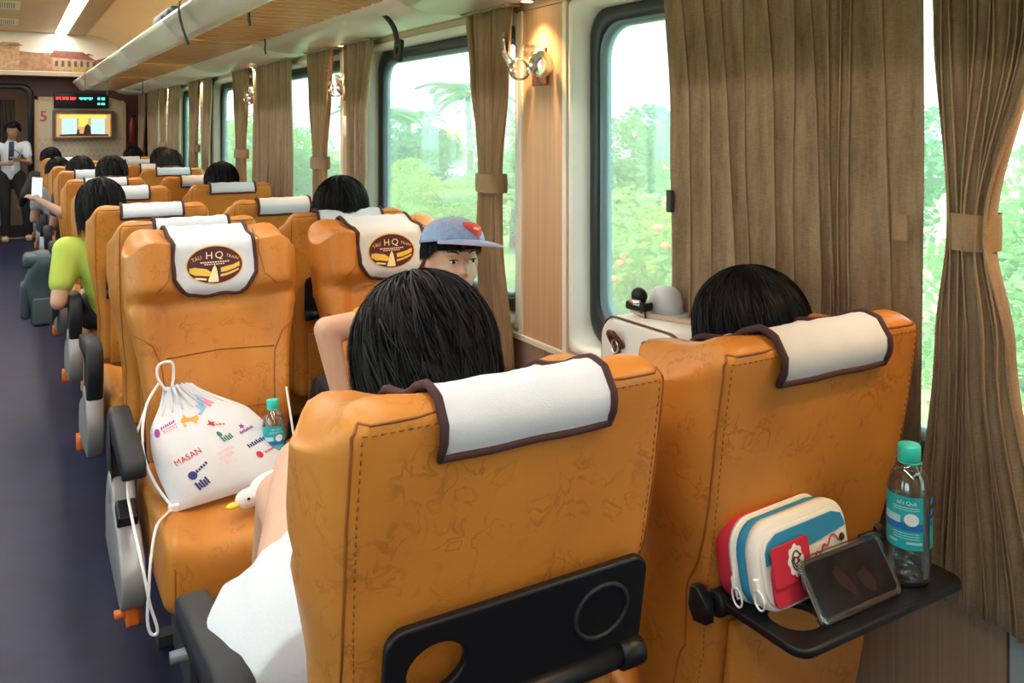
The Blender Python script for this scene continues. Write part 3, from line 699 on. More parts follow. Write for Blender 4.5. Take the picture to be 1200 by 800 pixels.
def hit(o, d, bv=None):
    r = (bv or BVB).ray_cast(Vector(o), Vector(d)); return (r[0], r[1]) if r[0] is not None else (None, None)
def on_front(x, z, off=.0, bv=None):
    p, n = hit((x, .6, z), (0, -1, 0), bv)
    if p is None: return None
    return p + n * off
def on_rear(x, z, off=.0, bv=None):
    p, n = hit((x, -.8, z), (0, 1, 0), bv)
    if p is None: return None
    return p + n * off
def seamline(P, fn, r=.0022, n=10):
    pts = []
    for a, b in zip(P, P[1:]):
        for k in range(n):
            q = fn(lerp(a[0], b[0], k / n), lerp(a[1], b[1], k / n), .0004)
            if q is not None: pts.append(q)
    return tube(pts, r, 5)
_side = [(.208, .02), (.211, .20), (.226, .33), (.237, .46), (.241, .60), (.240, .716), (.231, .730), (.112, .730)]
rear_seam = [seamline([(s * a, b) for a, b in _side], on_rear, .0021) for s in (-1, 1)]
ME['piping'] = new_mesh('piping', *join(*rear_seam))
def dashes(P, fn, step=.011, L=.006, r=.0011):
    pts = []
    for a, b in zip(P, P[1:]):
        d = math.dist(a, b); m = max(1, int(d / step))
        for k in range(m):
            s = k / m; e = s + L / d
            p = fn(lerp(a[0], b[0], s), lerp(a[1], b[1], s), .0004); q = fn(lerp(a[0], b[0], min(e, 1)), lerp(a[1], b[1], min(e, 1)), .0004)
            if p is not None and q is not None and (p - q).length < .02: pts.append(tube([p, q], r, 4))
    return join(*pts)
ME['stitch'] = new_mesh('stitching', *join(
    dashes([(-.198, .02), (-.201, .20), (-.215, .33), (-.226, .46), (-.230, .60), (-.229, .718), (-.112, .718)], on_rear), dashes([(.112, .718), (.229, .718), (.230, .60), (.226, .46), (.215, .33), (.201, .20), (.198, .02)], on_rear)))
front_seams = [seamline(P, on_front, .0022) for P in (
    [(-.16, .03), (-.165, .20), (-.175, .30), (-.20, .36), (-.255, .405)], [(.16, .03), (.165, .20), (.175, .30), (.20, .36), (.255, .405)],
    [(-.175, .315), (0, .325), (.175, .315)], [(-.16, .135), (0, .14), (.16, .135)],
    [(-.15, .72), (-.135, .64), (-.15, .55), (-.19, .51)], [(.15, .72), (.135, .64), (.15, .55), (.19, .51)])]
ME['front_piping'] = new_mesh('front_piping', *join(*front_seams))
def cush_fn(x, y, z):
    ax = abs(x); front = sst(.35, .55, y)
    z2 = z + (.022 * sst(.15, .22, ax) - .012 * front * (1 - sst(.2, .25, ax))) * sst(.36, .46, z)
    return (x, y + .012 * front * math.sin(PI * wrap((z - .29) / .18, 0, 1)), z2)
ME['cushion'] = new_mesh('seat_cushion', *rbox(.255, .285, .09, .042, 12, 12, 4, fn=cush_fn, c=(0, .27, .385)))
BVC = BVHTree.FromPolygons([v.co for v in ME['cushion'].vertices], [tuple(p.vertices) for p in ME['cushion'].polygons])
ME['cush_seam'] = new_mesh('cushion_piping', *join(*[tube([BVC.ray_cast(Vector((x, .9, .33 + .012 * k)), Vector((0, -1, 0)))[0] or Vector((x, .56, .33 + .012 * k)) for k in range(9)], .002, 5) for x in (-.232, .232)]))
ME['pocket'] = new_mesh('seat_pocket', *rbox(.175, .010, .135, .008, 8, 1, 6, c=(0, -.168, .135), fn=lambda x, y, z: (x * lerp(.97, 1, z / .27), y - .018 * math.exp(-((z - .12) / .11) ** 2) * math.cos(x * 7) - .004 * math.sin(x * 23) * sst(.15, .27, z), z + .010 * math.cos(x * 9))))
def tray_plate(mirror=False):
    W_, D_ = .200, .140
    out = [(p[0], p[1]) for p in rrect(-W_, W_, 0, D_, .022, 5)]
    return plate(out, [circle(-.132, .078, .045, 24, .038)], .014, .004)
TP = tray_plate()
recess_ring = tube([(.125 + .045 * math.cos(a), .078 + .040 * math.sin(a), .0085) for a in [2 * PI * i / 28 for i in range(28)]], .0035, 6, closed=True)
ME['tray'] = new_mesh('tray_table', *TP)
ME['recess'] = new_mesh('cup_recess', *recess_ring)
ME['hinge'] = new_mesh('hinge_bar', *join(lathe([(.004, -.20), (.016, -.195), (.016, .195), (.004, .20)], 16, axis='x'), lathe([(.019, -.203), (.021, -.200), (.021, -.165), (.019, -.163)], 16, axis='x'), lathe([(.019, .163), (.021, .165), (.021, .200), (.019, .203)], 16, axis='x')))
ME['trayarm'] = new_mesh('tray_arm', *prism_x([(-.03, -.035), (.02, -.045), (.045, -.01), (.035, .045), (.01, .05), (-.03, .02)], -.012, .012, .003))
ME['armrest'] = new_mesh('armrest', *prism_x([(.075, .42), (.02, .48), (-.015, .56), (-.02, .62), (.0, .665), (.04, .688), (.10, .690), (.25, .672), (.40, .652), (.418, .64), (.42, .612), (.405, .602), (.25, .618), (.13, .622), (.105, .60), (.115, .54), (.15, .47), (.14, .42)], -.028, .028, .010))
ME['bracket'] = new_mesh('arm_bracket', *prism_x([(-.02, .29), (-.02, .40), (.02, .485), (.07, .52), (.12, .52), (.16, .495), (.19, .455), (.30, .42), (.375, .375), (.395, .33), (.395, .275), (.37, .258), (.20, .262)], -.030, .030, .008))
ME['button'] = new_mesh('recline_button', *rbox(.026, .038, .018, .006, 1, 1, 1))
ME['knob'] = new_mesh('adjust_knob', *join(lathe([(.012, 0), (.012, .03)], 12, axis='x'), rbox(.016, .032, .026, .008, 1, 1, 1, c=(-.012, 0, 0)), *[box(-.032, .004, -.030 + k * .012, -.024 + k * .012, -.029, .029) for k in range(5)]))
ME['pedestal'] = new_mesh('pedestal', *join(box(-.20, .20, .06, .44, .20, .30), box(-.17, -.13, .10, .40, 0, .20), box(.13, .17, .10, .40, 0, .20), box(-.21, .21, .08, .13, 0, .03), box(-.21, .21, .37, .42, 0, .03)), smooth=False)
ME['foot'] = new_mesh('foot_bar', *lathe([(.016, -.22), (.016, .22)], 10, axis='x'))

# ---- antimacassar cloth built on the backrest surface (back-local coordinates)
def anti(hw, z_rear, z_front, emblem, seed, cx=.004):
    rg = np.random.default_rng(seed); nx = 16
    cols = []
    for i in range(nx + 1):
        x = cx + lerp(-hw, hw, i / nx); pts = []
        e = abs(i / nx * 2 - 1)
        zr = z_rear + .0008 * math.sin(i * .8 + seed); zf = z_front + (.05 * max(0, (e - .55) / .45) ** 2.2) + .003 * math.sin(i + seed)
        for k in range(6):
            q = on_rear(x, lerp(zr, .70, k / 6), .006 + .0015 * k); pts.append(q)
        for k in range(11):
            an = lerp(133, 20, k / 10); d = Vector((0, math.cos(R(an)), math.sin(R(an)))); c = Vector((x, -.070, .62))
            p, n = hit(c + d * .5, -d)
            if p is None: continue
            pts.append(p + n * (.008 + .004 * (1 if k < 5 else .5)) + d * .0015 * math.sin(i * 1.3 + k))
        for k in range(1, 13):
            z = lerp(.645, zf, k / 12); q = on_front(x, z, .0055 + .0025 * math.sin(i * .9 + k * .5 + seed))
            if q: pts.append(q)
        # resample evenly
        L = [0]
        for a, b in zip(pts, pts[1:]): L.append(L[-1] + (b - a).length)
        out = []; m = 34
        for k in range(m + 1):
            s = L[-1] * k / m
            for j in range(len(L) - 1):
                if L[j] <= s <= L[j + 1] + 1e-9:
                    t = (s - L[j]) / max(L[j + 1] - L[j], 1e-9); out.append(pts[j].lerp(pts[j + 1], t)); break
        cols.append(out)
    m = len(cols[0])
    # relax so the cloth bridges hollows instead of hugging every dip
    for it in range(3):
        new = [[p.copy() for p in c] for c in cols]
        for i in range(1, nx):
            for k in range(1, m - 1):
                a = (cols[i - 1][k] + cols[i + 1][k] + cols[i][k - 1] + cols[i][k + 1]) / 4
                q = cols[i][k].lerp(a, .4); d = q - cols[i][k]
                c = Vector((q.x, -.05, min(q.z, .68))); outw = (q - c)
                if d.dot(outw) > -1e-9: new[i][k] = q
        cols = new
    V = [tuple(cols[i][k]) for i in range(nx + 1) for k in range(m)]
    F = [(i * m + k, (i + 1) * m + k, (i + 1) * m + k + 1, i * m + k + 1) for i in range(nx) for k in range(m - 1)]
    edge = [cols[0][k] for k in range(m)] + [cols[i][m - 1] for i in range(1, nx + 1)] + [cols[nx][k] for k in range(m - 2, -1, -1)] + [cols[i][0] for i in range(nx - 1, 0, -1)]
    bind = tube(edge, .0062, 8, closed=True)
    return (V, F), bind
AV, AB = anti(.131, .672, .505, False, 1)
AV2, AB2 = anti(.135, .690, .515, False, 4, cx=.0)
for nm, (v, b) in {'A': (AV, AB), 'B': (AV2, AB2)}.items():
    ME['anti' + nm] = new_mesh('antimacassar', *v); ME['bind' + nm] = new_mesh('binding', *b)
BVA = BVHTree.FromPolygons([Vector(p) for p in AV[0]], AV[1])
def stick(vf, cx, cz, off, k=.90, mir=-1):
    """lay flat 2D artwork (x right, y up as read from the front) onto the cloth's front face"""
    out = []
    for p in vf[0]:
        x, z = cx + mir * p[0] * k, cz + p[1] * k
        q = on_front(x, z, off, BVA) or on_front(wrap(x, -.11, .15), wrap(z, .53, .655), off, BVA)
        out.append(tuple(q) if q else (x, .12, z))
    return out, vf[1]
def disc2d(rx, ry, rings=5, n=36):
    V = [(0, 0)]; F = []
    for j in range(1, rings + 1):
        for i in range(n): V.append((rx * j / rings * math.cos(2 * PI * i / n), ry * j / rings * math.sin(2 * PI * i / n)))
    for i in range(n): F.append((0, 1 + i, 1 + (i + 1) % n))
    for j in range(rings - 1):
        for i in range(n):
            a = 1 + j * n; F.append((a + i, a + n + i, a + n + (i + 1) % n, a + (i + 1) % n))
    return V, F
def poly2d(P): return list(P), [tuple(range(len(P)))]
def sub2d(P, n=1):
    """quad strip polygon: list of (x, ylow, yhigh)"""
    V = []; F = []
    for x, a, b in P: V += [(x, a), (x, b)]
    for i in range(len(P) - 1): F.append((2 * i, 2 * i + 2, 2 * i + 3, 2 * i + 1))
    return V, F
EM = {}
ec = (.004, .592)
EM['emblem_ring'] = (stick(disc2d(.100, .070), *ec, .0012), 'yellow')
EM['emblem_field'] = (stick(disc2d(.096, .066), *ec, .0018), 'maroon')
def t2(s, size, dx, dy, rot=0):
    v, f = text_vf(s, size); c, q = math.cos(rot), math.sin(rot)
    return [(p[0] * c - p[1] * q + dx, p[0] * q + p[1] * c + dy) for p in v], f
EM['emblem_letters'] = (stick(join(t2('H', .036, -.018, .033), t2('Q', .036, .016, .033)), *ec, .0028), 'cream')
EM['emblem_word'] = (stick(t2('TÀU', .019, -.062, .024, R(18)), *ec, .0028), 'yellow')
EM['emblem_title'] = (stick(t2('TRAIN', .016, .062, .024, R(-18)), *ec, .0028), 'yellow')
EM['emblem_motto'] = (stick(join(*[sub2d([(-.050 + i * .0085, .0075, .0120), (-.050 + i * .0085 + .006, .0075, .0120)]) for i in range(12)], *[sub2d([(-.036 + i * .008, .0005, .004), (-.036 + i * .008 + .0055, .0005, .004)]) for i in range(9)]), *ec, .0026), 'cream')
EM['emblem_hills'] = (stick(join(sub2d([(-.088, -.022, -.008), (-.07, -.034, -.006), (-.05, -.036, -.010), (-.03, -.040, -.014), (-.016, -.038, -.024)]),
                                 sub2d([(.020, -.028, -.012), (.04, -.026, -.008), (.062, -.020, -.004), (.086, -.010, .006)]),
                                 sub2d([(.018, -.044, -.036), (.04, -.040, -.032), (.065, -.032, -.024), (.082, -.024, -.018)])), *ec, .0026), 'yellow')
EM['emblem_bridge'] = (stick(join(sub2d([(-.026, -.060, -.054), (-.008, -.062, -.012), (.0, -.062, .0), (.006, -.062, -.014), (.010, -.060, -.050)]),
                                  sub2d([(-.07, -.048, -.041), (-.05, -.051, -.044), (-.032, -.054, -.048)])), *ec, .0028), 'cream')
for k in list(EM): ME[k] = new_mesh(k, *EM[k][0], smooth=False)

def backmtx(rec, lift=0): return Matrix.Translation((0, 0, .42 + lift)) @ Matrix.Rotation(rec, 4, 'X')
SEATS = {}
def seat(key, x, y, face, rec, label, tray='folded', arm_left=True, arm_right=False, near=False, front=False, anti_label=None, anti_kind='A', emblem=False, lift=0):
    rz = 0 if face > 0 else PI
    t = empty('train_seat', (x, y, 0), rz, label=label, cat='seat', group='orange leather train seats')
    bm_ = backmtx(rec, lift)
    b = link('backrest', ME['backrest'], M['leather'], t, mtx=bm_)
    link('piping', ME['piping'], M['seam'], b)
    if near: link('stitching', ME['stitch'], M['stitch'], b, kind='stuff')
    if front: link('front_piping', ME['front_piping'], M['seam'], b)
    c = link('seat_cushion', ME['cushion'], M['leather'], t)
    if front: link('cushion_piping', ME['cush_seam'], M['seam'], c)
    link('seat_pocket', ME['pocket'], M['leather'], t, mtx=bm_)
    link('pedestal', ME['pedestal'], M['dark'], t); link('foot_bar', ME['foot'], M['grey'], t, loc=(0, .40, .12))
    for s in (-1, 1):
        tx = .02
        if tray == 'folded': pass
    hz = .350 - lift
    if tray == 'folded':
        # stored upright against the back, hinge bar at its lower edge
        mt = bm_ @ Matrix.Translation((.008, -.186, hz)) @ Matrix.Rotation(R(90), 4, 'X')
        tr = link('tray_table', ME['tray'], M['black'], t, mtx=mt); link('cup_recess', ME['recess'], M['pad'], tr)
        link('hinge_bar', ME['hinge'], M['black'], t, mtx=bm_ @ Matrix.Translation((.008, -.195, hz - .005)))
    elif tray == 'open':
        # swung down level: board reaches backwards from the hinge
        hp = bm_ @ Vector((-.033, -.186, .30 - lift))
        mt = Matrix.Translation((hp.x + .01, hp.y - .005, .742)) @ Matrix.Rotation(R(180), 4, 'Z') @ Matrix.Scale(-1, 4, (1, 0, 0)) @ Matrix.Diagonal((.98, 1.16, 1, 1))
        tr = link('tray_table', ME['tray'], M['black'], t, mtx=mt); link('cup_recess', ME['recess'], M['pad'], tr)
        link('hinge_bar', ME['hinge'], M['black'], t, mtx=Matrix.Translation((hp.x + .01, hp.y + .002, .738)) )
        for s in (-1, 1): link('tray_arm', ME['trayarm'], M['black'], t, loc=(hp.x + .01 + s * .218, hp.y + .012, .735)).scale = (.8, .55, .6)
    for flag, s in ((arm_left, -1), (arm_right, 1)):
        if not flag: continue
        ax = s * .305
        if rz: ax = -ax
        link('armrest', ME['armrest'], M['pad'], t, loc=(ax, 0, 0))
        br = link('arm_bracket', ME['bracket'], M['grey'], t, loc=(ax, 0, 0)) if s < 0 else link('arm_bracket', ME['bracket'], M['dark2'], t, loc=(ax, 0, 0))
        if s < 0:
            link('recline_button', ME['button'], M['black'], br, loc=(0, .235, .452), rot=(R(-18), 0, 0))
            for q in (-1, 1): link('pivot_disc', ME['disc'], M['grey'], br, loc=(q * .027, .095, .475))
            link('adjust_knob', ME['knob'], M['orange'], t, loc=(ax + (-.01 if not rz else .01), .335, .235))
    SEATS[key] = t
    if anti_label:
        am = Matrix.Translation((x, y, 0)) @ Matrix.Rotation(rz, 4, 'Z') @ bm_
        a = link('antimacassar', ME['anti' + anti_kind], M['cloth'], None, mtx=am, label=anti_label, cat='headrest cover', group='white headrest covers')
        link('binding', ME['bind' + anti_kind], M['trim'], a)
        if emblem:
            for k in EM: link(k, ME[k], M[EM[k][1]], a)
    return t
M['dark2'] = mat('dark_bracket', (.06, .06, .065), .45)
ME['disc'] = new_mesh('pivot_disc', *lathe([(.03, -.006), (.042, -.004), (.042, .004), (.03, .006)], 24, axis='x'))
XA, XB = .58, 1.195
ordn = ['', 'second', 'third', 'fourth', 'fifth', 'sixth', 'seventh', 'eighth', 'ninth']
seat('A0', XA + .012, 1.235, 1, R(9), lift=.025, label= 'nearest orange leather aisle seat seen from behind with folded black tray', near=True, anti_label='white cover over the nearest aisle headrest, behind the black-haired child', arm_right=True)
seat('A1', XB, 1.235, 1, R(9), lift=.025, label= 'nearest orange leather window seat with its black tray table open', tray='open', arm_left=False, near=True, anti_label='white cover on the nearest window-side headrest')
seat('B0', XA, 2.76, -1, R(15), lift=.05, label= 'empty orange leather aisle seat facing the camera, holding the drawstring bag', tray=None, front=True, anti_label='white headrest cover with oval maroon emblem on the empty aisle seat facing us', emblem=True, arm_right=True)
seat('B1', XB, 2.76, -1, R(15), lift=.05, label= 'orange leather window seat facing the camera where the boy in the cap sits', tray=None, arm_left=False, front=True, anti_label='white headrest cover with oval maroon emblem on the boy\'s window seat', emblem=True)
rowY = [3.50, 4.56, 5.66, 6.76, 7.86, 8.96, 10.06, 11.10]
what = ['back to back with the empty facing seat', 'of the green-shirted passenger', 'beside the hanging backpack', 'of the passenger holding out a phone', 'five rows short of the end wall panel', 'four rows short of the end wall panel', 'second from the end wall panel', 'closest to the end wall panel']
whatb = ['of the child behind the facing seat', 'directly ahead of that child, under the third window', 'of the black-haired passenger by the fourth window', 'with no head above it, after the fourth window', 'of the brown-haired passenger', 'just beyond the brown-haired passenger', 'second from the end wall', 'in the last row by the end wall']
for i, y in enumerate(rowY):
    rc = [R(2), R(9), R(6), R(8), R(6), R(8), R(7), R(7)][i]
    seat('L%d' % i, XA, y, 1, rc, 'orange leather aisle seat ' + what[i], anti_label='white cover on the aisle headrest ' + what[i], anti_kind='B' if i % 2 else 'A', arm_right=True)
    seat('W%d' % i, XB, y, 1, rc, 'orange leather window seat ' + whatb[i], anti_label='white cover on the window-side headrest ' + whatb[i], anti_kind='A' if i % 2 else 'B', arm_left=False)
# ================================================================== PEOPLE
def hair_pt(th, ph, a, b, c, drop=1.0, flare=0.0):
    if th <= PI / 2: return Vector((a * math.sin(th) * math.cos(ph), b * math.sin(th) * math.sin(ph), c * math.cos(th)))
    k = th - PI / 2; s = 1 - .10 * k * k + flare * k
    return Vector((a * s * math.cos(ph), b * s * math.sin(ph), -c * drop * k))
def hair_obj(parent, mtx, dims, tmax, front, tfront, n, m, seed=1, width=.0022, drop=1.0, flare=0.0, fluff=.05, nseg=7, lift=.02, lock=0):
    """cap + strand ribbons. local: -y is the back of the head, +y the face. front = half angle (rad) of the face opening"""
    rg = np.random.default_rng(seed); a, b, c = dims
    def lim(ph):
        d = abs((ph - PI / 2 + PI) % (2 * PI) - PI)
        k = sst(front * .75, front * 1.15, d); return lerp(tfront, tmax, k)
    nu, nv = 48, 16; V = []; F = []
    for j in range(nv + 1):
        for i in range(nu):
            ph = 2 * PI * i / nu; V.append(hair_pt(max(1e-3, lim(ph) * .985 * j / nv), ph, a * .975, b * .975, c * .975, drop, flare))
    for j in range(nv):
        for i in range(nu): F.append((j * nu + i, (j + 1) * nu + i, (j + 1) * nu + (i + 1) % nu, j * nu + (i + 1) % nu))
    # close underneath with a shallow inner cap
    cidx = len(V); V.append(Vector((0, 0, -c * .1)))
    for i in range(nu): F.append((nv * nu + i, cidx, nv * nu + (i + 1) % nu))
    vs_, fs_ = [tuple(mtx @ v) for v in V], F
    SV = []; SF = []
    lk = rg.uniform(0, 2 * PI, 60)
    for q in range(n):
        ph0 = rg.uniform(0, 2 * PI); L = lim(ph0)
        t0 = L * (rg.uniform(0, 1) ** .75) * .92 if rg.random() > .12 else rg.uniform(0, .3)
        t1 = min(t0 + rg.uniform(.45, 1.0), L * rg.uniform(.97, 1.07))
        if t1 - t0 < .08: t0 = max(0, t1 - .3)
        swirl = rg.normal(.12, .10); r0 = 1 + rg.uniform(0, fluff * .5); r1 = r0 + rg.uniform(-.01, lift)
        ro = rg.uniform(-1.1, 1.1); cr_, sr_ = math.cos(ro), math.sin(ro)
        if lock: ph0 = lerp(ph0, lk[int(rg.integers(0, 60))] if rg.random() < .0 else ph0, .5)
        base = len(SV)
        for k in range(nseg):
            s = k / (nseg - 1); th = lerp(t0, t1, s); ph = ph0 + swirl * s + .05 * math.sin(ph0 * 23 + s * 2)
            rr = lerp(r0, r1, s ** 1.5) + fluff * .22 * math.sin(ph0 * 19 + 2 * math.sin(ph0 * 5))
            p = hair_pt(max(th, 1e-3), ph, a * rr, b * rr, c * rr, drop, flare)
            tang = Vector((-math.sin(ph), math.cos(ph), 0)) * cr_ + (p.normalized() * sr_); wd = width * (1 - .75 * s)
            SV.append(tuple(mtx @ (p - tang * wd))); SV.append(tuple(mtx @ (p + tang * wd)))
        for k in range(nseg - 1): SF.append((base + 2 * k, base + 2 * k + 1, base + 2 * k + 3, base + 2 * k + 2))
    vf = join((vs_, fs_), (SV, SF))
    return obj('hair', vf, m, parent)
def head_parts(c, mtx, s=1.0, ears=True):
    """head solids, local +y is the face"""
    def E(x, y, z, rx, ry, rz, nu=18, nv=12):
        v, f = ellipsoid((x * s, y * s, z * s), rx * s, ry * s, rz * s, nu, nv)
        return [tuple(Vector(c) + mtx @ Vector(p)) for p in v], f
    P = [E(0, -.010, .025, .076, .092, .092), E(0, .022, -.030, .062, .068, .085), E(0, .045, -.075, .038, .036, .034),
         E(0, .082, -.018, .011, .016, .022), E(0, .095, -.030, .014, .012, .010), E(0, .072, .030, .050, .022, .018),
         E(-.036, .044, -.036, .028, .028, .030), E(.036, .044, -.036, .028, .028, .030), E(0, .082, -.060, .022, .012, .008)]
    if ears: P += [E(-.077, -.005, -.012, .010, .020, .030), E(.077, -.005, -.012, .010, .020, .030)]
    return P
def hand(wrist, palm_dir, side_dir, s=1.0, curl=.5):
    w_ = Vector(wrist); d = Vector(palm_dir).normalized(); u = Vector(side_dir); u = (u - d * u.dot(d)).normalized(); n = d.cross(u)
    P = [capsule(w_, w_ + d * .05 * s, .022 * s, .026 * s), capsule(w_ + d * .05 * s + u * .018 * s, w_ + d * .055 * s - u * .018 * s, .02 * s, .02 * s)]
    for i, L in enumerate((.062, .070, .066, .052)):
        b = w_ + d * .07 * s + u * (.027 - .018 * i) * s; m1 = b + d * L * .5 * s + n * .008 * s; e = m1 + (d * (1 - curl) + n * curl).normalized() * L * .55 * s
        P += [capsule(b, m1, .0088 * s, .0082 * s, 10), capsule(m1, e, .0082 * s, .0072 * s, 10)]
    b = w_ + d * .025 * s + u * .025 * s; m1 = b + (u * .7 + d * .7).normalized() * .035 * s; e = m1 + (d + n * .3).normalized() * .03 * s
    P += [capsule(b, m1, .011 * s, .009 * s, 10), capsule(m1, e, .009 * s, .008 * s, 10)]
    return P
def limbs(J, s):
    P = []
    pel, che, nk, hd = [Vector(J[k]) for k in ('pelvis', 'chest', 'neck', 'head')]
    P += [capsule(pel, pel.lerp(che, .5), .115 * s, .105 * s), capsule(pel.lerp(che, .5), che, .105 * s, .115 * s), capsule(che, nk, .085 * s, .05 * s), capsule(nk, hd, .050 * s, .048 * s)]
    for q in 'LR':
        sh, el, wr = [Vector(J[k + q]) for k in ('sh', 'el', 'wr')]
        P += [capsule(che, sh, .075 * s, .055 * s), capsule(sh, el, .050 * s, .039 * s), capsule(el, wr, .039 * s, .026 * s)]
        hp, kn, an = [Vector(J[k + q]) for k in ('hip', 'kn', 'an')]
        P += [capsule(pel, hp, .10 * s, .09 * s), capsule(hp, kn, .085 * s, .056 * s), capsule(kn, an, .055 * s, .036 * s)]
        to = Vector(J.get('toe' + q, an + Vector((0, .14, -.04))))
        P += [capsule(an + Vector((0, 0, -.03)), to, .034 * s, .030 * s)]
    return P
def yawm(face_yaw, pitch=0, roll=0): return (Matrix.Rotation(face_yaw, 3, 'Z') @ Matrix.Rotation(pitch, 3, 'X') @ Matrix.Rotation(roll, 3, 'Y'))
def sit(x, y, f=1, s=1.0, top=1.26, lean=0.0, dx=0.0, yaw=None):
    """seated joints: hips at (x,y) facing f*Y; top = crown height"""
    hz = top - .125 * s
    hx = x + dx
    J = dict(pelvis=(x, y, .58), chest=(x + dx * .6, y - f * .02 + f * lean * .6, hz - .28 * s), neck=(x + dx * .9, y + f * lean * .9, hz - .13 * s), head=(hx, y + f * (lean + .015), hz))
    for q, sg in (('L', -1), ('R', 1)):
        sx = sg * f
        c = Vector(J['chest'])
        J['sh' + q] = (c.x + sx * .155 * s, c.y, c.z + .085 * s); J['el' + q] = (c.x + sx * .20 * s, c.y + f * .04, c.z - .16 * s); J['wr' + q] = (c.x + sx * .12 * s, c.y + f * .24, c.z - .20 * s)
        J['hip' + q] = (x + sx * .085, y + f * .04, .575); J['kn' + q] = (x + sx * .10, y + f * .44 * s, .56); J['an' + q] = (x + sx * .10, y + f * .46 * s, .11)
        J['toe' + q] = (x + sx * .10, y + f * .60 * s, .045)
    return J
def person(label, J, s=1.0, yaw=0, pitch=0, skin='skin', shirt=None, pants=None, hair=None, voxel=.011, sleeve=.55, hands=True, collar=True, name='person', extra_skin=(), shorts=1.0, smooth=5, roll=0, skirt=None):
    p0 = Vector(J['pelvis']); t = empty(name, (p0.x, p0.y, 0), label=label, cat='person', group='passengers')
    mi = Matrix.Translation((-p0.x, -p0.y, 0))
    hm = yawm(yaw, pitch, roll)
    solids = limbs(J, s) + head_parts(J['head'], hm, s) + list(extra_skin)
    if hands:
        for q in 'LR':
            wr, el = Vector(J['wr' + q]), Vector(J['el' + q]); solids += hand(wr, wr - el, J.get('thumb' + q, (0, 0, 1)), s)
    bm_ = remesh(xform(join(*solids), mi), voxel, smooth); link('body', bm_, M[skin], t)
    def cloth(nm, sol, m, th=0):
        link(nm, remesh(xform(join(*sol), mi), voxel * 1.1, 6), m, t)
    if shirt:
        g = .014; pel, che, nk = [Vector(J[k]) for k in ('pelvis', 'chest', 'neck')]
        S = [capsule(pel, pel.lerp(che, .5), .125 * s, .118 * s), capsule(pel.lerp(che, .5), che, .118 * s, .128 * s), capsule(che, che.lerp(nk, .72), .105 * s, .066 * s)]
        for q in 'LR':
            sh, el = Vector(J['sh' + q]), Vector(J['el' + q])
            S += [capsule(che, sh, .09 * s, .068 * s), capsule(sh, sh.lerp(el, sleeve), .066 * s, .060 * s)]
            if sleeve >= 1: S += [capsule(el, el.lerp(Vector(J['wr' + q]), .9), .055 * s, .040 * s)]
        cloth('shirt', S, M[shirt])
    if pants:
        pel = Vector(J['pelvis']); S = []
        for q in 'LR':
            hp, kn, an = [Vector(J[k + q]) for k in ('hip', 'kn', 'an')]
            S += [capsule(pel, hp, .122 * s, .105 * s), capsule(hp, hp.lerp(kn, min(1, shorts)), .102 * s, lerp(.102, .070, min(1, shorts)) * s)]
            if shorts > 1: S += [capsule(kn, kn.lerp(an, shorts - 1), .070 * s, .058 * s)]
        cloth('trousers' if shorts > .6 else 'shorts', S, M[pants])
    if hair:
        h = dict(hair); mm = M[h.pop('m', 'hair')]; up = h.pop('up', .02); back = h.pop('back', -.012); tilt = h.pop('tilt', R(-8))
        mt = mi @ Matrix.Translation(Vector(J['head'])) @ hm.to_4x4() @ Matrix.Translation((0, back * s, up * s)) @ Matrix.Rotation(tilt, 4, 'X')
        hair_obj(t, mt, m=mm, **h)
    return t, hm
M['green'] = mat('lime_shirt', (.52, .66, .12), .8, spec=.2, bump=.2)
M['whitecloth'] = mat('white_gauze', (.60, .64, .71), .85, spec=.2, bump=.5, bscale=160)
M['orangecloth'] = mat('orange_shirt', (.80, .22, .02), .8, spec=.2)
M['navy'] = mat('navy_cloth', (.03, .04, .07), .8); M['greyc'] = mat('grey_cloth', (.25, .25, .28), .8); M['pinkc'] = mat('pink_cloth', (.62, .36, .36), .8)
M['tanc'] = mat('tan_floral', (.50, .36, .20), .8, noise=(40, (.30, .17, .08)))
M['blackcloth'] = mat('black_cloth', (.012, .012, .014), .8)

SH = dict(dims=(.098, .108, .112), tmax=1.95, front=1.15, tfront=1.05, n=900, width=.0028)
# --- child in the nearest aisle seat (seen from behind, knees up)
J = sit(.56, 1.34, 1, 1.0, 1.245, lean=-.05, dx=.035)
J.update(head=(.592, 1.30, 1.125), neck=(.59, 1.30, 1.0), pelvis=(.52, 1.40, .60), chest=(.61, 1.36, .84), shL=(.50, 1.37, .92), shR=(.74, 1.37, .92), elL=(.53, 1.47, .72), wrL=(.58, 1.66, .76), elR=(.74, 1.46, .72), wrR=(.62, 1.66, .76),
         hipL=(.385, 1.37, .60), knL=(.575, 1.94, .725), anL=(.60, 2.05, .32), hipR=(.50, 1.38, .60), knR=(.535, 1.955, .655), anR=(.52, 2.06, .26), toeL=(.60, 2.15, .30), toeR=(.52, 2.16, .22))
pA, hmA = person('black-haired child in white seated in the nearest aisle seat, seen from behind', J, 1.0, 0, R(-4), skin='skin', shirt='whitecloth', hair=dict(dims=(.112, .118, .122), tmax=2.25, front=1.1, tfront=1.1, n=12000, width=.0013, seed=5, drop=1.0, fluff=.14, lift=.05, nseg=8, tilt=R(-18), back=-.01, up=.005), voxel=.008, hands=True)
mi = Matrix.Translation((-.52, -1.40, 0))
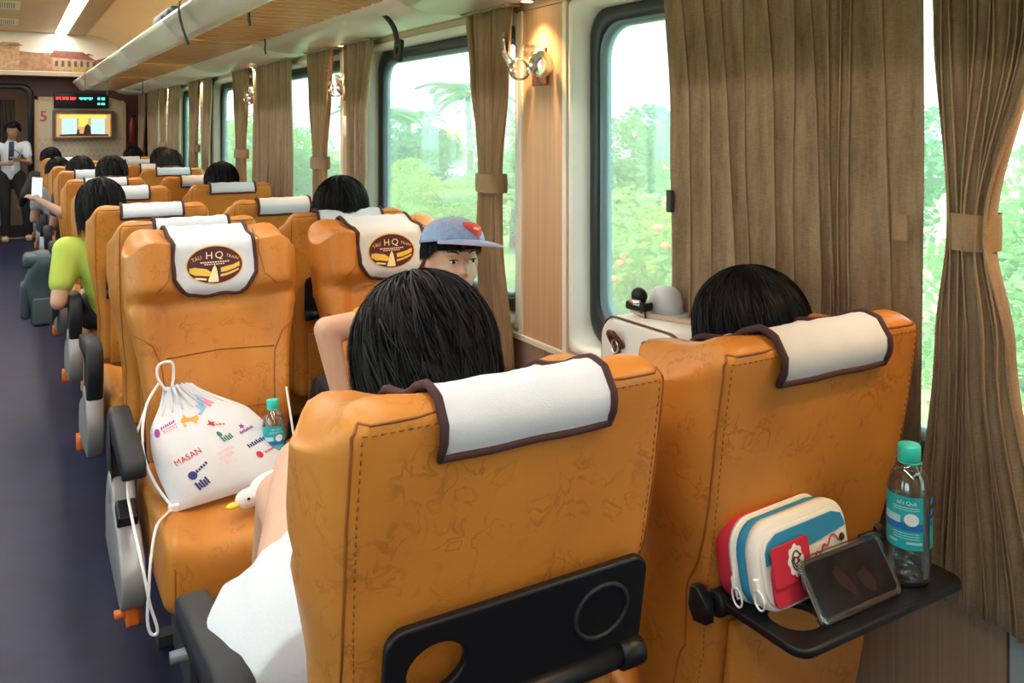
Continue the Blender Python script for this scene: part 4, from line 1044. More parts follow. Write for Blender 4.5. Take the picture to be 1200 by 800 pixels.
# loose white skirt over hip and upper thighs
def skirt_vf():
    rows = [((.475, 1.28, .63), .170, .12), ((.465, 1.38, .635), .182, .12), ((.462, 1.48, .64), .178, .115), ((.470, 1.56, .645), .160, .108), ((.482, 1.63, .65), .146, .102)]
    V = []; F = []; n = 64
    path = catmull([r_[0] for r_ in rows], 4); rx = [r_[1] for r_ in rows]; rz = [r_[2] for r_ in rows]
    m = len(path)
    for i, p in enumerate(path):
        k = i / (m - 1) * (len(rows) - 1); a = int(min(k, len(rows) - 2)); fr = k - a
        ax, az = lerp(rx[a], rx[a + 1], fr), lerp(rz[a], rz[a + 1], fr); g = i / (m - 1)
        for q in range(n):
            an = 2 * PI * q / n; rp = 1 + (.012 + .05 * g) * math.sin(an * 9 + 1.3) * (.5 + .5 * math.sin(an * 2.3 + g)) + .02 * g * math.sin(an * 17 + g * 3) + .02 * math.sin(g * 9 + an * 3)
            V.append((p.x + ax * rp * math.cos(an), p.y + .05 * g * math.sin(an * 2 + .6) - .06 * g * g * (math.cos(an) < 0) * abs(math.cos(an)), max(p.z + az * rp * math.sin(an), .478)))
    for i in range(m - 1):
        for q in range(n): F.append((i * n + q, i * n + (q + 1) % n, (i + 1) * n + (q + 1) % n, (i + 1) * n + q))
    F.append(tuple(range(n))[::-1])
    return V, F
sk = obj('skirt', xform(skirt_vf(), mi), M['whitecloth'], pA); md = sk.modifiers.new('thick', 'SOLIDIFY'); md.thickness = .003
# --- woman with a bob in the nearest window seat
J = sit(1.23, 1.38, 1, 1.0, 1.21, lean=-.08, dx=.03)
J.update(head=(1.325, 1.285, 1.09), neck=(1.30, 1.31, .96), elL=(1.00, 1.30, .855), shL=(1.10, 1.33, .90), wrL=(1.02, 1.50, .72))
person('person with a black bob in the nearest window seat, seen from behind', J, 1.0, 0, 0, skin='skin', shirt='tanc', pants='tanc', sleeve=.45,
       hair=dict(dims=(.122, .118, .120), tmax=2.4, front=1.0, tfront=1.05, n=6000, width=.0012, seed=8, drop=.95, flare=.05, fluff=.04, lift=.02, nseg=9, tilt=R(-6), up=0.0), voxel=.010)
# --- boy with the cap, facing us
J = sit(1.16, 2.50, -1, .88, 1.215, lean=.36, dx=-.10)
HB = Vector((1.055, 2.115, 1.132)); YB = R(176)
J.update(head=tuple(HB), neck=(1.06, 2.16, 1.005), chest=(1.05, 2.26, .86), pelvis=(1.15, 2.50, .585), shR=(.93, 2.23, .955), shL=(1.20, 2.24, .955), elR=(.735, 2.23, .955), wrR=(.775, 2.20, .735), elL=(1.12, 2.28, .72), wrL=(1.10, 2.10, .70),
         thumbR=(0, -1, 0))
J['shL'], J['shR'] = (1.125, 2.30, .93), (.93, 2.24, .955)
pB, hmB = person('boy in a light blue cap and orange shirt leaning forward on his window seat', J, .88, YB, R(2), skin='skin', shirt='orangecloth', pants='navy', sleeve=.42, voxel=.0062, smooth=4,
       hair=dict(dims=(.083, .096, .088), tmax=1.68, front=1.35, tfront=1.35, n=2200, width=.0013, seed=3, up=.018, fluff=.03, lift=.01, tilt=R(0)))
mB = Matrix.Translation((-J['pelvis'][0], -J['pelvis'][1], 0)) @ Matrix.Translation(HB) @ hmB.to_4x4()
M['eyew'] = mat('eye_white', (.80, .78, .75), .25); M['iris'] = mat('iris_dark', (.012, .007, .005), .15); M['brow'] = mat('brow', (.02, .013, .010), .7); M['lip'] = mat('lips', (.55, .22, .19), .5)
M['denim'] = mat('pale_denim', (.36, .47, .74), .8, noise=(70, (.27, .38, .66)), bump=.4, bscale=700); M['capedge'] = mat('pink_edge', (.62, .45, .66), .7)
M['badge'] = mat('badge_red', (.62, .012, .04), .6)
S_ = .88
for sx in (-1, 1):
    e = obj('eye', ellipsoid((0, 0, 0), .0125 * S_, .0085 * S_, .0062 * S_, 16, 10), M['eyew'], pB, mtx=mB @ Matrix.Translation((sx * .031 * S_, .0815 * S_, .004 * S_)) @ Matrix.Rotation(R(-14 * sx), 4, 'Z'))
    obj('iris', ellipsoid((0, .0062 * S_, -.0003), .0056 * S_, .0032 * S_, .0054 * S_, 12, 8), M['iris'], e)
    obj('upper_lid', tube([(k * .013 * S_, .0055 * S_ + .002 * S_ * (1 - k * k), .0042 * S_ + .0020 * S_ * (1 - k * k)) for k in np.linspace(-1, 1, 9)], .0018 * S_, 6), M['brow'], e)
    obj('eyebrow', tube([(sx * (.016 + .034 * k) * S_, (.0905 - .010 * k * k) * S_, (.0275 + .0075 * math.sin(PI * k * .75)) * S_) for k in np.linspace(0, 1, 9)], [.0022 * S_ * (1.0 - .5 * abs(k - .3)) for k in np.linspace(0, 1, 9)], 6), M['brow'], pB, mtx=mB)
obj('lips', tube([(k * .021 * S_, (.094 - .006 * k * k) * S_, (-.0605 + .002 * k * k) * S_) for k in np.linspace(-1, 1, 9)], [.004 * S_ * (1.05 - .7 * abs(k)) for k in np.linspace(-1, 1, 9)], 8), M['lip'], pB, mtx=mB)
# fringe hairs on the brow
fr = []
for k in range(26):
    x = rng.uniform(-.05, .045); z = .066; L = rng.uniform(.014, .032)
    fr.append(ribbon([(x, .084 - 6 * x * x, z), (x + rng.uniform(-.004, .004), .091 - 6 * x * x, z - L * .5), (x + rng.uniform(-.008, .006), .089 - 6 * x * x, z - L)], (1, 0, 0), .0035, .0008))
obj('fringe', join(*fr), M['hair'], pB, mtx=mB)
# cap
cap_root = empty('baseball_cap', tuple(HB + hmB @ Vector((0, -.002, .047))), label='pale blue denim cap with red shield badge worn by the boy', cat='cap')
cap_root.rotation_euler = (hmB.to_4x4() @ Matrix.Rotation(R(9), 4, 'X') @ Matrix.Rotation(R(-5), 4, 'Y') @ Matrix.Rotation(R(24), 4, 'Z')).to_euler()
V = []; F = []; nu, nv = 40, 12
def crown(th, ph, k=1.0): return (.0835 * k * math.sin(th) ** .82 * math.cos(ph), .0975 * k * math.sin(th) ** .82 * math.sin(ph) , .071 * k * math.cos(th) - .002)
for j in range(nv + 1):
    th = max(1e-3, PI / 2 * j / nv)
    for i in range(nu): V.append(crown(th, 2 * PI * i / nu))
for j in range(nv):
    for i in range(nu): F.append((j * nu + i, (j + 1) * nu + i, (j + 1) * nu + (i + 1) % nu, j * nu + (i + 1) % nu))
cr = obj('crown', (V, F), M['denim'], cap_root); md = cr.modifiers.new('thick', 'SOLIDIFY'); md.thickness = .003
obj('crown_button', ellipsoid((0, 0, .070), .007, .007, .004, 12, 6), M['denim'], cap_root)
for i in range(6): obj('panel_seam', tube([crown(lerp(.02, PI / 2, k / 10), i * PI / 3 + PI / 6, 1.012) for k in range(11)], .0009, 5), M['capedge'], cap_root)
def brim_pt(u_, v_, dz=0):
    an = lerp(R(18), R(162), u_); b = Vector((.084 * math.cos(an), .098 * math.sin(an), -.001)); out = Vector((.088 * math.cos(an) * 1.02, .098 * math.sin(an) + .072 * math.sin(PI * u_) ** .7, -.001 - .009 * math.sin(PI * u_) ))
    q = b.lerp(out, v_); q.z += dz - .006 * v_ * v_ - .004 * math.sin(PI * u_) * v_; return q
bt = [[brim_pt(i / 24, j / 6) for i in range(25)] for j in range(7)]
V = [tuple(p) for r_ in bt for p in r_]; F = [(j * 25 + i, j * 25 + i + 1, (j + 1) * 25 + i + 1, (j + 1) * 25 + i) for j in range(6) for i in range(24)]
bo = obj('brim', (V, F), M['denim'], cap_root); md = bo.modifiers.new('thick', 'SOLIDIFY'); md.thickness = .0035
obj('brim_edge', tube([brim_pt(i / 24, 1.0) for i in range(25)], .0028, 6), M['capedge'], cap_root)
CAPB = BVHTree.FromPolygons([v.co for v in cr.data.vertices], [tuple(p.vertices) for p in cr.data.polygons])
def cap_stick(vf, off):
    out = []
    for x, z in [(p[0], p[1]) for p in vf[0]]:
        d = Vector((x, .2, z + .030)) ; q = CAPB.ray_cast(Vector((-x, .3, z + .030)), Vector((0, -1, 0)))
        out.append(tuple(q[0] + q[1] * off * (1 if q[1].y > 0 else -1)) if q[0] else (-x, .09, z + .030))
    return out, vf[1]
def gridpoly(fn, nx=10, ny=8):
    V = []; F = []
    for j in range(ny + 1):
        for i in range(nx + 1): V.append(fn(i / nx, j / ny))
    for j in range(ny):
        for i in range(nx): F.append((j * (nx + 1) + i, j * (nx + 1) + i + 1, (j + 1) * (nx + 1) + i + 1, (j + 1) * (nx + 1) + i))
    return V, F
def shield(k):
    def fn(u_, v_):     # wide top, point at the bottom
        y = lerp(-.026, .019, v_); half = .034 * (sst(-.026, .010, y) ** .6 if y < .010 else 1 - (y - .010) / .009 * .22); half = max(half, .0015)
        return ((u_ * 2 - 1) * half * k, y * k)
    return gridpoly(fn)
obj('badge', cap_stick(shield(1.0), .0022), M['badge'], cap_root)
obj('badge_mark', join(cap_stick(disc2d(.012, .0042, 2, 14), .0040), shift(cap_stick(disc2d(.0045, .003, 2, 10), .0040), (-.013, 0, .004)), shift(cap_stick(disc2d(.006, .0026, 2, 10), .0040), (.003, 0, -.010)), shift(cap_stick(disc2d(.0035, .0022, 2, 10), .0040), (-.006, 0, -.016))), mat('badge_yellow', (.85, .55, .05), .6), cap_root)

# --- child behind the facing window seat
J = sit(1.19, 3.60, 1, .92, 1.275, lean=-.10, dx=.0); J['head'] = (1.20, 3.45, 1.155); J['neck'] = (1.20, 3.48, 1.03)
person('dark-haired child whose head rises behind the boy\'s headrest', J, .95, R(-20), 0, 'skinfar', 'greyc', 'navy', dict(SH, dims=(.112, .116, .118), n=4200, width=.0013, seed=11, fluff=.07), .014)
# --- green shirt passenger leaning into the aisle
J = sit(.47, 4.72, 1, 1.0, 1.235, lean=.02, dx=-.08)
J.update(chest=(.40, 4.70, .84), shL=(.245, 4.68, .90), elL=(.205, 4.62, .66), wrL=(.30, 4.86, .62), head=(.395, 4.70, 1.105), neck=(.40, 4.70, .98))
person('black-haired passenger in a lime green shirt leaning into the aisle', J, 1.0, R(-10), 0, 'skin', 'green', 'navy', dict(SH, dims=(.112, .118, .118), tmax=2.75, front=1.0, n=3000, width=.0018, seed=12, drop=1.05), .011, sleeve=.62)
# --- others further along
far = [('black-haired passenger in front of the fourth window', XB + .01, 5.80, 1.255, .0, 'hair', 'pinkc'),
       ('passenger holding a white phone out into the aisle', .655, 6.90, 1.275, .0, 'hair', 'pinkc'),
       ('brown-haired passenger by the far windows', XB + .02, 8.00, 1.29, .0, 'hairbr', 'greyc'),
       ('dark-haired passenger beside the far curtains, beyond the brown-haired one', XB + .12, 9.08, 1.28, .0, 'hair', 'navy'),
       ('passenger whose dark hair shows over a white cover, mid-carriage aisle side', .52, 8.02, 1.24, .0, 'hair', 'navy'),
       ('passenger with a low dark head in the aisle seats near the end', .40, 9.10, 1.20, .0, 'hair', 'greyc'),
       ('dark-haired passenger in the last aisle seat by the end wall panel', .42, 11.22, 1.25, .0, 'hair', 'blackcloth'),
       ('dark-haired passenger in the last window seat below the television corner', XB + .1, 11.22, 1.25, .0, 'hair', 'navy')]
for i, (lab, x, y, top, ln, hm_, sh) in enumerate(far):
    J = sit(x, y, 1, 1.0, top, lean=ln)
    if i == 1: J.update(shL=(.50, 6.88, .95), elL=(.33, 6.86, .88), wrL=(.19, 6.98, .97), thumbL=(1, 0, 0))
    if i == 6: J.update(shL=(.25, 11.2, .93), elL=(.16, 11.1, .72), wrL=(.12, 11.3, .60))
    person(lab, J, 1.0, R(random.uniform(-15, 15)), 0, 'skinfar', sh, 'navy', dict(SH, dims=(.108, .114, .116), n=700, width=.003, seed=20 + i, m=hm_, fluff=.06), .016, sleeve=1.0 if i == 6 else .5)
ph = empty('smartphone', (.175, 7.03, 1.06), R(20), label='white phone held out over the aisle by a passenger', cat='phone')
ph.rotation_euler = (R(-15), R(8), R(20))
obj('case', rbox(.036, .005, .075, .004, 1, 1, 1), M['white'], ph); obj('screen', box(-.031, .031, -.0062, -.0052, -.066, .066), emit_mat('phone_glow', (.62, .80, .95), .9), ph, smooth=False)
# --- attendant standing in the doorway, looking at a device
J = dict(pelvis=(.02, 12.98, .88), chest=(.02, 12.96, 1.16), neck=(.03, 12.94, 1.33), head=(.045, 12.90, 1.45),
         shL=(.19, 12.96, 1.25), shR=(-.15, 12.96, 1.25), elL=(.235, 12.90, 1.02), elR=(-.20, 12.90, 1.02), wrL=(.12, 12.72, 1.06), wrR=(-.02, 12.73, 1.02),
         hipL=(.10, 12.98, .84), hipR=(-.06, 12.98, .84), knL=(.20, 12.96, .46), knR=(-.04, 12.94, .46), anL=(.225, 13.0, .08), anR=(-.03, 12.98, .08), toeL=(.23, 12.85, .035), toeR=(-.04, 12.83, .035))
J['shL'], J['shR'] = J['shL'], J['shR']
pS, hmS = person('attendant in white shirt, dark tie and black trousers standing in the doorway', J, .92, R(180 - 12), R(-18), 'skinfar', 'whitecloth', 'blackcloth', dict(SH, dims=(.092, .10, .10), tmax=1.9, n=600, width=.003, seed=40), .013, sleeve=.55, shorts=1.96)
mS = Matrix.Translation((-.02, -12.98, 0))
obj('tie', xform(ribbon([(.03, 12.862, 1.30), (.028, 12.835, 1.20), (.025, 12.825, 1.06)], (1, 0, 0), .06, .012), mS), M['navy'], pS)
obj('hair_bun', xform(ellipsoid((.07, 13.02, 1.47), .045, .04, .045, 14, 8), mS), M['hair'], pS)
obj('belt_badge', xform(box(.03, .06, 12.845, 12.855, .93, 1.0), mS), M['white'], pS, smooth=False)
for q in ('L', 'R'):
    a = Vector(J['toe' + q]); obj('shoe', xform(rbox(.042, .115, .034, .028, 2, 2, 1, c=(a.x, a.y + .07, .036)), mS), mat('tan_shoe', (.50, .33, .22), .5), pS)
dv = empty('handheld_device', (.06, 12.66, 1.10), R(170), label='small grey device held by the standing attendant', cat='device')
obj('body', rbox(.05, .035, .010, .006, 1, 1, 1), M['greyc'], dv); obj('strap', tube(catmull([(-.045, 0, .008), (-.06, .02, .05), (0, .04, .10), (.05, .02, .05), (.045, 0, .008)], 5), .004, 6), M['strap'], dv)
# ================================================================== PROPS
# ---- water bottles
M['pet'] = glass_mat('clear_plastic', (.93, .96, .97), gloss=.4, rough=.04)
M['water'] = glass_mat('water', (.90, .96, .97), gloss=.10, rough=.01)
M['teal'] = mat('teal_cap', (.03, .62, .52), .4); M['lab_teal'] = mat('label_teal', (.01, .42, .46), .4); M['lab_blue'] = mat('label_blue', (.02, .16, .52), .4); M['lab_lt'] = mat('label_pale', (.45, .72, .78), .4)
M['lab_white'] = mat('label_white', (.85, .9, .9), .4)
def bottle(loc, rz, label, s=1.0, rx=0, ry=0):
    t = empty('water_bottle', loc, rz, label=label, cat='bottle', group='water bottles'); t.rotation_euler = (rx, ry, rz); t.scale = (s, s, s)
    prof = [(.006, .006), (.022, .001), (.030, .005), (.033, .016), (.0335, .04), (.0325, .05), (.0335, .058), (.0335, .145), (.0325, .155), (.028, .172), (.020, .185), (.014, .192), (.0135, .198)]
    def lobes():
        n = 40; V = []; F = []
        for r_, z in prof:
            for k in range(n):
                a = 2 * PI * k / n; q = r_ * (1 - .10 * sst(.03, .0, z) * (.5 + .5 * math.cos(5 * a))); V.append((q * math.cos(a), q * math.sin(a), z))
        for i in range(len(prof) - 1):
            for k in range(n): F.append((i * n + k, i * n + (k + 1) % n, (i + 1) * n + (k + 1) % n, (i + 1) * n + k))
        F.append(tuple(range(n))[::-1]); return V, F
    obj('shell', lobes(), M['pet'], t)
    obj('water', lathe([(.004, .008), (.028, .010), (.0312, .04), (.0312, .148), (.027, .166), (.002, .167)], 32), M['water'], t)
    obj('cap', lathe([(.0165, .194), (.0175, .196), (.0175, .217), (.016, .2195), (.002, .2195)], 32), M['teal'], t)
    for k in range(24):
        pass
    obj('neck_ring', lathe([(.015, .1905), (.0172, .1905), (.0172, .1932), (.015, .1932)], 28), M['teal'], t)
    def wrapv(a0, a1, z0, z1, r_, n=18):
        V = []; F = []
        for i in range(n + 1):
            a = lerp(a0, a1, i / n)
            for z in (z0, z1): V.append((r_ * math.cos(a), r_ * math.sin(a), z))
        return V, [(2 * i, 2 * i + 2, 2 * i + 3, 2 * i + 1) for i in range(n)]
    lb = obj('label', wrapv(R(-190), R(-60), .062, .146, .0342, 30), M['lab_teal'], t)
    obj('label_back', wrapv(R(-36), R(110), .062, .110, .0342, 30), M['lab_teal'], t)
    obj('label_band', wrapv(R(-190), R(-61), .092, .104, .0345), M['lab_blue'], lb)
    obj('label_fill', wrapv(R(-172), R(-118), .103, .115, .0346), M['lab_lt'], lb)
    obj('label_badge', ([(.0347 * math.cos(R(-90) + x / .034), .0347 * math.sin(R(-90) + x / .034), z + .110) for x, z in disc2d(.011, .010, 3, 20)[0]], disc2d(.011, .010, 3, 20)[1]), M['lab_white'], lb)
    def onb(vf, a, z): return [(.0349 * math.cos(a + p[0] / .034), .0349 * math.sin(a + p[0] / .034), z + p[1]) for p in vf[0]], vf[1]
    obj('label_text', onb(text_vf("ol's Quê", .0085), R(-102), .136), M['lab_white'], lb, smooth=False)
    obj('label_print', join(*[onb(sub2d([(-.020 + i * .004, 0, .0010 + .0006 * (i % 2)) for i in range(11)]), R(-104), z) for z in (.128, .1245, .087, .083, .079)]), M['lab_lt'], lb, smooth=False, kind='stuff')
    obj('label_footer', join(onb(sub2d([(-.024 + i * .004, 0, .004) for i in range(5)]), R(-112), .071), onb(sub2d([(0 + i * .004, 0, .004) for i in range(7)]), R(-103), .071)), M['lab_lt'], lb, smooth=False)
    obj('label_side', join(*[wrapv(R(-34), R(0), z, z + .009, .0346) for z in (.098, .116, .134)]), M['lab_blue'], lb)
    return t
bottle((1.285, .885, .7505), R(-50), 'clear water bottle with teal cap standing on the open tray', 1.02)
bottle((.672, 2.50, .487), R(10), 'clear water bottle with teal cap on the empty facing seat', .97, rx=R(-6))

# ---- pencil case
M['red'] = mat('red_canvas', (.56, .015, .045), .8, bump=.4, bscale=900); M['blue'] = mat('blue_canvas', (.02, .26, .48), .8, bump=.4, bscale=900); M['offwhite'] = mat('white_canvas', (.80, .79, .76), .8, bump=.4, bscale=900)
pc = empty('pencil_case', (1.088, .955, .752), R(1), label='red, white and blue zipped pencil pouch lying on the open tray', cat='pouch')
pc.rotation_euler = (R(-10), 0, R(4))
def pouch(depth0, depth1, g, w_=.112, h=.128, taper=0, puff=0):
    """rounded upright slab: outline in xz lofted along y"""
    def L(y, k, r_): return [(p[0], y, max(p[1], .0)) for p in rrect(-w_ + k, w_ - k, k * .3, h - k, max(r_ - k * .4, .008), 6)]
    ys = [depth0, lerp(depth0, depth1, .12), lerp(depth0, depth1, .5), lerp(depth0, depth1, .88), depth1]
    return loft([L(ys[0], g + .006, .045), L(ys[1], g, .045), L(ys[2], g - puff, .045), L(ys[3], g, .045), L(ys[4], g + .006, .045)], True)
obj('rear_panel', pouch(.020, .055, .002), M['red'], pc)
obj('rear_zip_band', pouch(.008, .022, -.001), M['offwhite'], pc)
obj('middle_panel', pouch(-.012, .009, .001, puff=.002), M['blue'], pc)
obj('front_zip_band', pouch(-.034, -.011, -.002, puff=.001), M['offwhite'], pc)
obj('front_panel', pouch(-.039, -.033, .008), M['offwhite'], pc)
def fp(P, y, m, nm, th=.002): 
    o = obj(nm, xform(plate(P, [], th, .0006, 1), Matrix.Translation((0, y, 0)) @ Matrix.Rotation(R(90), 4, 'X')), m, pc); return o
fp([(-.098, .074)] + [(-.098, .092), (-.09, .104), (-.07, .113), (.07, .113), (.092, .106), (.099, .090), (.099, .086), (.03, .080), (-.03, .076)], -.0405, M['blue'], 'top_stripe')
fp(rrect(-.092, -.004, .010, .070, .012, 4), -.0425, M['red'], 'pocket', .005)
fl = fp(rrect(-.094, -.006, .040, .098, .006, 3), -.0475, M['red'], 'pocket_flap', .003)
fp(rrect(-.034, -.016, .026, .046, .002, 2), -.051, M['blue'], 'loop_tab', .004)
bd = fp([(-.042 + .017 * (1 + .10 * math.cos(8 * a)) * math.cos(a), .070 + .022 * (1 + .08 * math.cos(8 * a)) * math.sin(a)) for a in [2 * PI * i / 48 for i in range(48)]], -.0500, M['offwhite'], 'badge', .0012)
def pt(v): return (v[0] - .042, -.0515, v[1] + .070)
obj('badge_print', join(*[tube([pt((.010 * math.cos(a) * k, .014 * math.sin(a) * k)) for a in np.linspace(s0, s0 + 4.2, 14)], .0011, 5) for k, s0 in ((1, .3), (.62, 2.2), (.3, 4))], tube([pt((-.012, .002)), pt((-.004, .005)), pt((.004, .003)), pt((.012, .007))], .0013, 5)), M['maroon'], pc)
obj('embroidery', tube(catmull([(.012, -.041, .052), (.022, -.041, .064), (.030, -.041, .058), (.040, -.041, .070), (.050, -.041, .066), (.060, -.041, .078), (.072, -.041, .076), (.078, -.041, .066)], 5), .0011, 5), M['red'], pc)
obj('button', ellipsoid((.088, -.041, .070), .006, .003, .006, 12, 6), M['trim'], pc)
def zipline(y): return tube([(p[0], y, p[1]) for p in rrect(-.1135, .1135, -.02, .1295, .047, 8) if p[1] > .01], .0018, 6)
for y in (.015, -.023): obj('zip', zipline(y), M['white'], pc)
for i, (x, y, z) in enumerate(((-.118, .012, .040), (-.1155, -.030, .045))):
    obj('zip_ring', tube([(x - .002 + .004 * math.cos(a), y - .004 + .013 * math.cos(a) , z - .016 + .014 * math.sin(a)) for a in [2 * PI * k / 24 for k in range(24)]], .0017, 6, closed=True), M['white'], pc)
    obj('zip_pull', rbox(.004, .004, .009, .002, 1, 1, 1, c=(x + .001, y, z + .004)), M['white'], pc)
# ---- phone leaning on the pouch
ph = empty('smartphone', (1.142, .866, .7515), 0, label='black-screened phone in a clear case leaning on the pencil pouch', cat='phone')
ph.rotation_euler = (R(-33), 0, 0)
M['clear'] = glass_mat('clear_case', (.92, .93, .93), gloss=.35)
obj('case', xform(plate(rrect(-.094, .094, 0, .090, .012, 5), [rrect(-.088, .088, .006, .084, .009, 5)], .011, .003), Matrix.Rotation(R(90), 4, 'X')), M['clear'], ph)
obj('body', xform(plate(rrect(-.090, .090, .004, .086, .010, 5), [], .008, .002), Matrix.Rotation(R(90), 4, 'X')), M['black'], ph)
scr = mat('phone_screen', (.006, .008, .012), .10, noise=(22, (.020, .016, .020), 2), spec=.22)
so = obj('screen', xform(plate(rrect(-.087, .087, .007, .083, .008, 5), [], .0012, .0004), Matrix.Translation((0, -.0043, 0)) @ Matrix.Rotation(R(90), 4, 'X')), scr, ph)
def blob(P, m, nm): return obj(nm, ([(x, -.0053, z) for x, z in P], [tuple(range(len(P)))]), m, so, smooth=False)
pin = mat('reflection_pink', (.036, .020, .020), .15, spec=.2); pv = mat('reflection_violet', (.018, .016, .030), .15, spec=.2)  # pinkish reflections painted on the dark screen as flat patches
blob([(-.035, .060), (-.022, .066), (-.010, .050), (.0, .030), (-.004, .020), (-.018, .030), (-.030, .042)], pin, 'painted_reflection'); blob([(.012, .046), (.034, .052), (.046, .030), (.040, .016), (.026, .020), (.016, .030)], pin, 'painted_reflection')
blob([(-.028, .010), (-.002, .012), (.004, .024), (-.012, .022)], pv, 'painted_reflection')
for sx in (-1, 1):
    for z in (.006, .084): obj('corner_bumper', ellipsoid((sx * .088, 0, z), .008, .007, .008, 12, 8), M['clear'], ph)

# ---- drawstring bag on the facing seat
M['baglin'] = mat('white_bag_cloth', (.66, .68, .74), .85, spec=.2, bump=.3, bscale=300)
bagr = empty('drawstring_bag', (.53, 2.50, .487), label='white drawstring bag printed with small coloured logos on the empty facing seat', cat='bag')
BO = Vector((.53, 2.50, .487))
P00, P10 = Vector((.375, 2.375, .490)), Vector((.725, 2.43, .500)); P01, P11 = Vector((.36, 2.645, .705)), Vector((.56, 2.70, .700))
GT = Vector((.405, 2.665, .755))
def bag_pt(u_, v_, side=1, off=0):
    vv = v_ ** .92
    base = P00.lerp(P10, u_).lerp(P01.lerp(P11, u_), vv)
    wv = 1.0 - .55 * sst(.72, 1.0, v_)
    mid = P00.lerp(P10, .42).lerp(GT, v_)
    base = mid.lerp(base, wv) if v_ > .6 else base
    base = base.lerp(mid, .0)
    n = Vector((-.30, -.78, .55)).normalized()
    e = (max(0, 1 - abs(2 * u_ - 1) ** 2.4)) * (max(0, 1 - abs(2 * v_ - 1) ** 2.6)) if v_ < .5 else (max(0, 1 - abs(2 * u_ - 1) ** 2.4)) * (1 - .75 * sst(.5, 1, v_))
    puff = (.062 * e ** .6 * (1 + .12 * math.sin(6 * u_ + 3 * v_)) + .006 * math.sin(13 * u_ + 4 * v_) * e) * (1 if side > 0 else -.30)
    pleat = .008 * math.sin(u_ * 40) * sst(.70, 1.0, v_)
    bulge_u = (u_ - .5) * (.06 * math.sin(PI * v_))
    q = base + n * (puff + pleat * (1 if side > 0 else 0) + off * (1 if side > 0 else -1)) + (P10 - P00).normalized() * bulge_u
    if side < 0: q.z = max(q.z, .487)
    return q - BO
nu, nv = 40, 36
def baggrid(side):
    V = [tuple(bag_pt(i / nu, j / nv, side)) for j in range(nv + 1) for i in range(nu + 1)]
    F = [(j * (nu + 1) + i, j * (nu + 1) + i + 1, (j + 1) * (nu + 1) + i + 1, (j + 1) * (nu + 1) + i) for j in range(nv) for i in range(nu)]
    return V, F if side > 0 else [f[::-1] for f in F]
obj('pouch', join(baggrid(1), baggrid(-1)), M['baglin'], bagr)
for i in range(7): obj('gather_fold', tube([bag_pt(.12 + i * .125, lerp(.99, .80, k / 6), 1, .001) for k in range(7)], [.005 * (1 - k / 7) + .001 for k in range(7)], 6), M['baglin'], bagr)
def bp(vf, u0, v0, k=1.0, rot=0, off=.0022):
    c, s = math.cos(rot), math.sin(rot); out = []
    for p in vf[0]:
        x, y = p[0] * k, p[1] * k; x, y = x * c - y * s, x * s + y * c
        out.append(tuple(bag_pt(wrap(u0 + x / .37, .02, .98), wrap(v0 + y / .34, .02, .98), 1, off)))
    return out, vf[1]
C = {k: mat('print_' + k, c, .8) for k, c in dict(crimson=(.62, .03, .06), plum=(.30, .05, .32), pink=(.85, .30, .42), sky=(.25, .50, .80), amber=(.80, .36, .05), ink=(.03, .07, .18), forest=(.02, .20, .16), rose=(.90, .55, .58), navy=(.03, .04, .20)).items()}
def barz(w_, h, n, gap=.3): return join(*[sub2d([(-w_ / 2 + i * w_ / n, -h / 2 + (h * .15 if i % 3 == 1 else 0), h / 2 - (h * .2 if i % 2 else 0)), (-w_ / 2 + (i + 1 - gap) * w_ / n, -h / 2, h / 2 - (h * .2 if i % 2 else 0))]) for i in range(n)])
def star(n=5, r1=.02, r2=.009): return [(0, 0)] + [((r1 if i % 2 == 0 else r2) * math.cos(PI * i / n), (r1 if i % 2 == 0 else r2) * math.sin(PI * i / n)) for i in range(2 * n)], [(0, 1 + i, 1 + (i + 1) % (2 * n)) for i in range(2 * n)]
tilt = R(14)
obj('print_word', bp(text_vf('MASAN', .026), .27, .345, 1, tilt), C['crimson'], bagr, smooth=False)
obj('print_logo', bp(barz(.055, .010, 7), .19, .70, 1, tilt), C['plum'], bagr, smooth=False)
obj('print_logo', join(bp(barz(.055, .006, 5), .205, .665, 1, tilt), bp(barz(.05, .005, 6), .21, .64, 1, tilt)), C['pink'], bagr, smooth=False)
obj('print_logo', bp(disc2d(.010, .016, 2, 12), .08, .65, 1, tilt), C['plum'], bagr, smooth=False)
obj('print_cat', join(bp(sub2d([(-.03, -.012, .004), (-.018, -.008, .012), (0, -.006, .006), (.014, -.010, .008), (.03, -.002, .016)]), .40, .69, 1, R(-8)), bp(sub2d([(-.022, .004, .022), (-.012, .006, .012)]), .40, .69, 1, R(-8)), bp(sub2d([(-.026, -.022, -.006), (-.018, -.022, -.006)]), .40, .69), bp(sub2d([(.012, -.018, -.004), (.02, -.018, -.004)]), .40, .69)), C['amber'], bagr, smooth=False)
obj('print_logo', join(bp(barz(.07, .018, 5, .15), .62, .83, 1, R(28)), bp(barz(.05, .010, 6), .56, .76, 1, R(28))), C['sky'], bagr, smooth=False)
obj('print_logo', bp(barz(.035, .020, 3, .2), .70, .82, 1, R(28)), C['pink'], bagr, smooth=False)
obj('print_logo', join(bp(star(4, .016, .006), .56, .60, 1, tilt), bp(barz(.04, .006, 4), .62, .575, 1, R(-10))), C['crimson'], bagr, smooth=False)
obj('print_logo', join(bp(disc2d(.007, .010, 2, 12), .575, .475, 1, .3), bp(barz(.036, .018, 5), .62, .43, 1, tilt)), C['forest'], bagr, smooth=False)
obj('print_logo', join(bp(barz(.05, .009, 7), .80, .46, 1, tilt), bp(star(5, .010, .005), .78, .50)), C['plum'], bagr, smooth=False)
obj('print_logo', bp(barz(.07, .012, 9), .82, .33, 1, tilt), C['ink'], bagr, smooth=False)
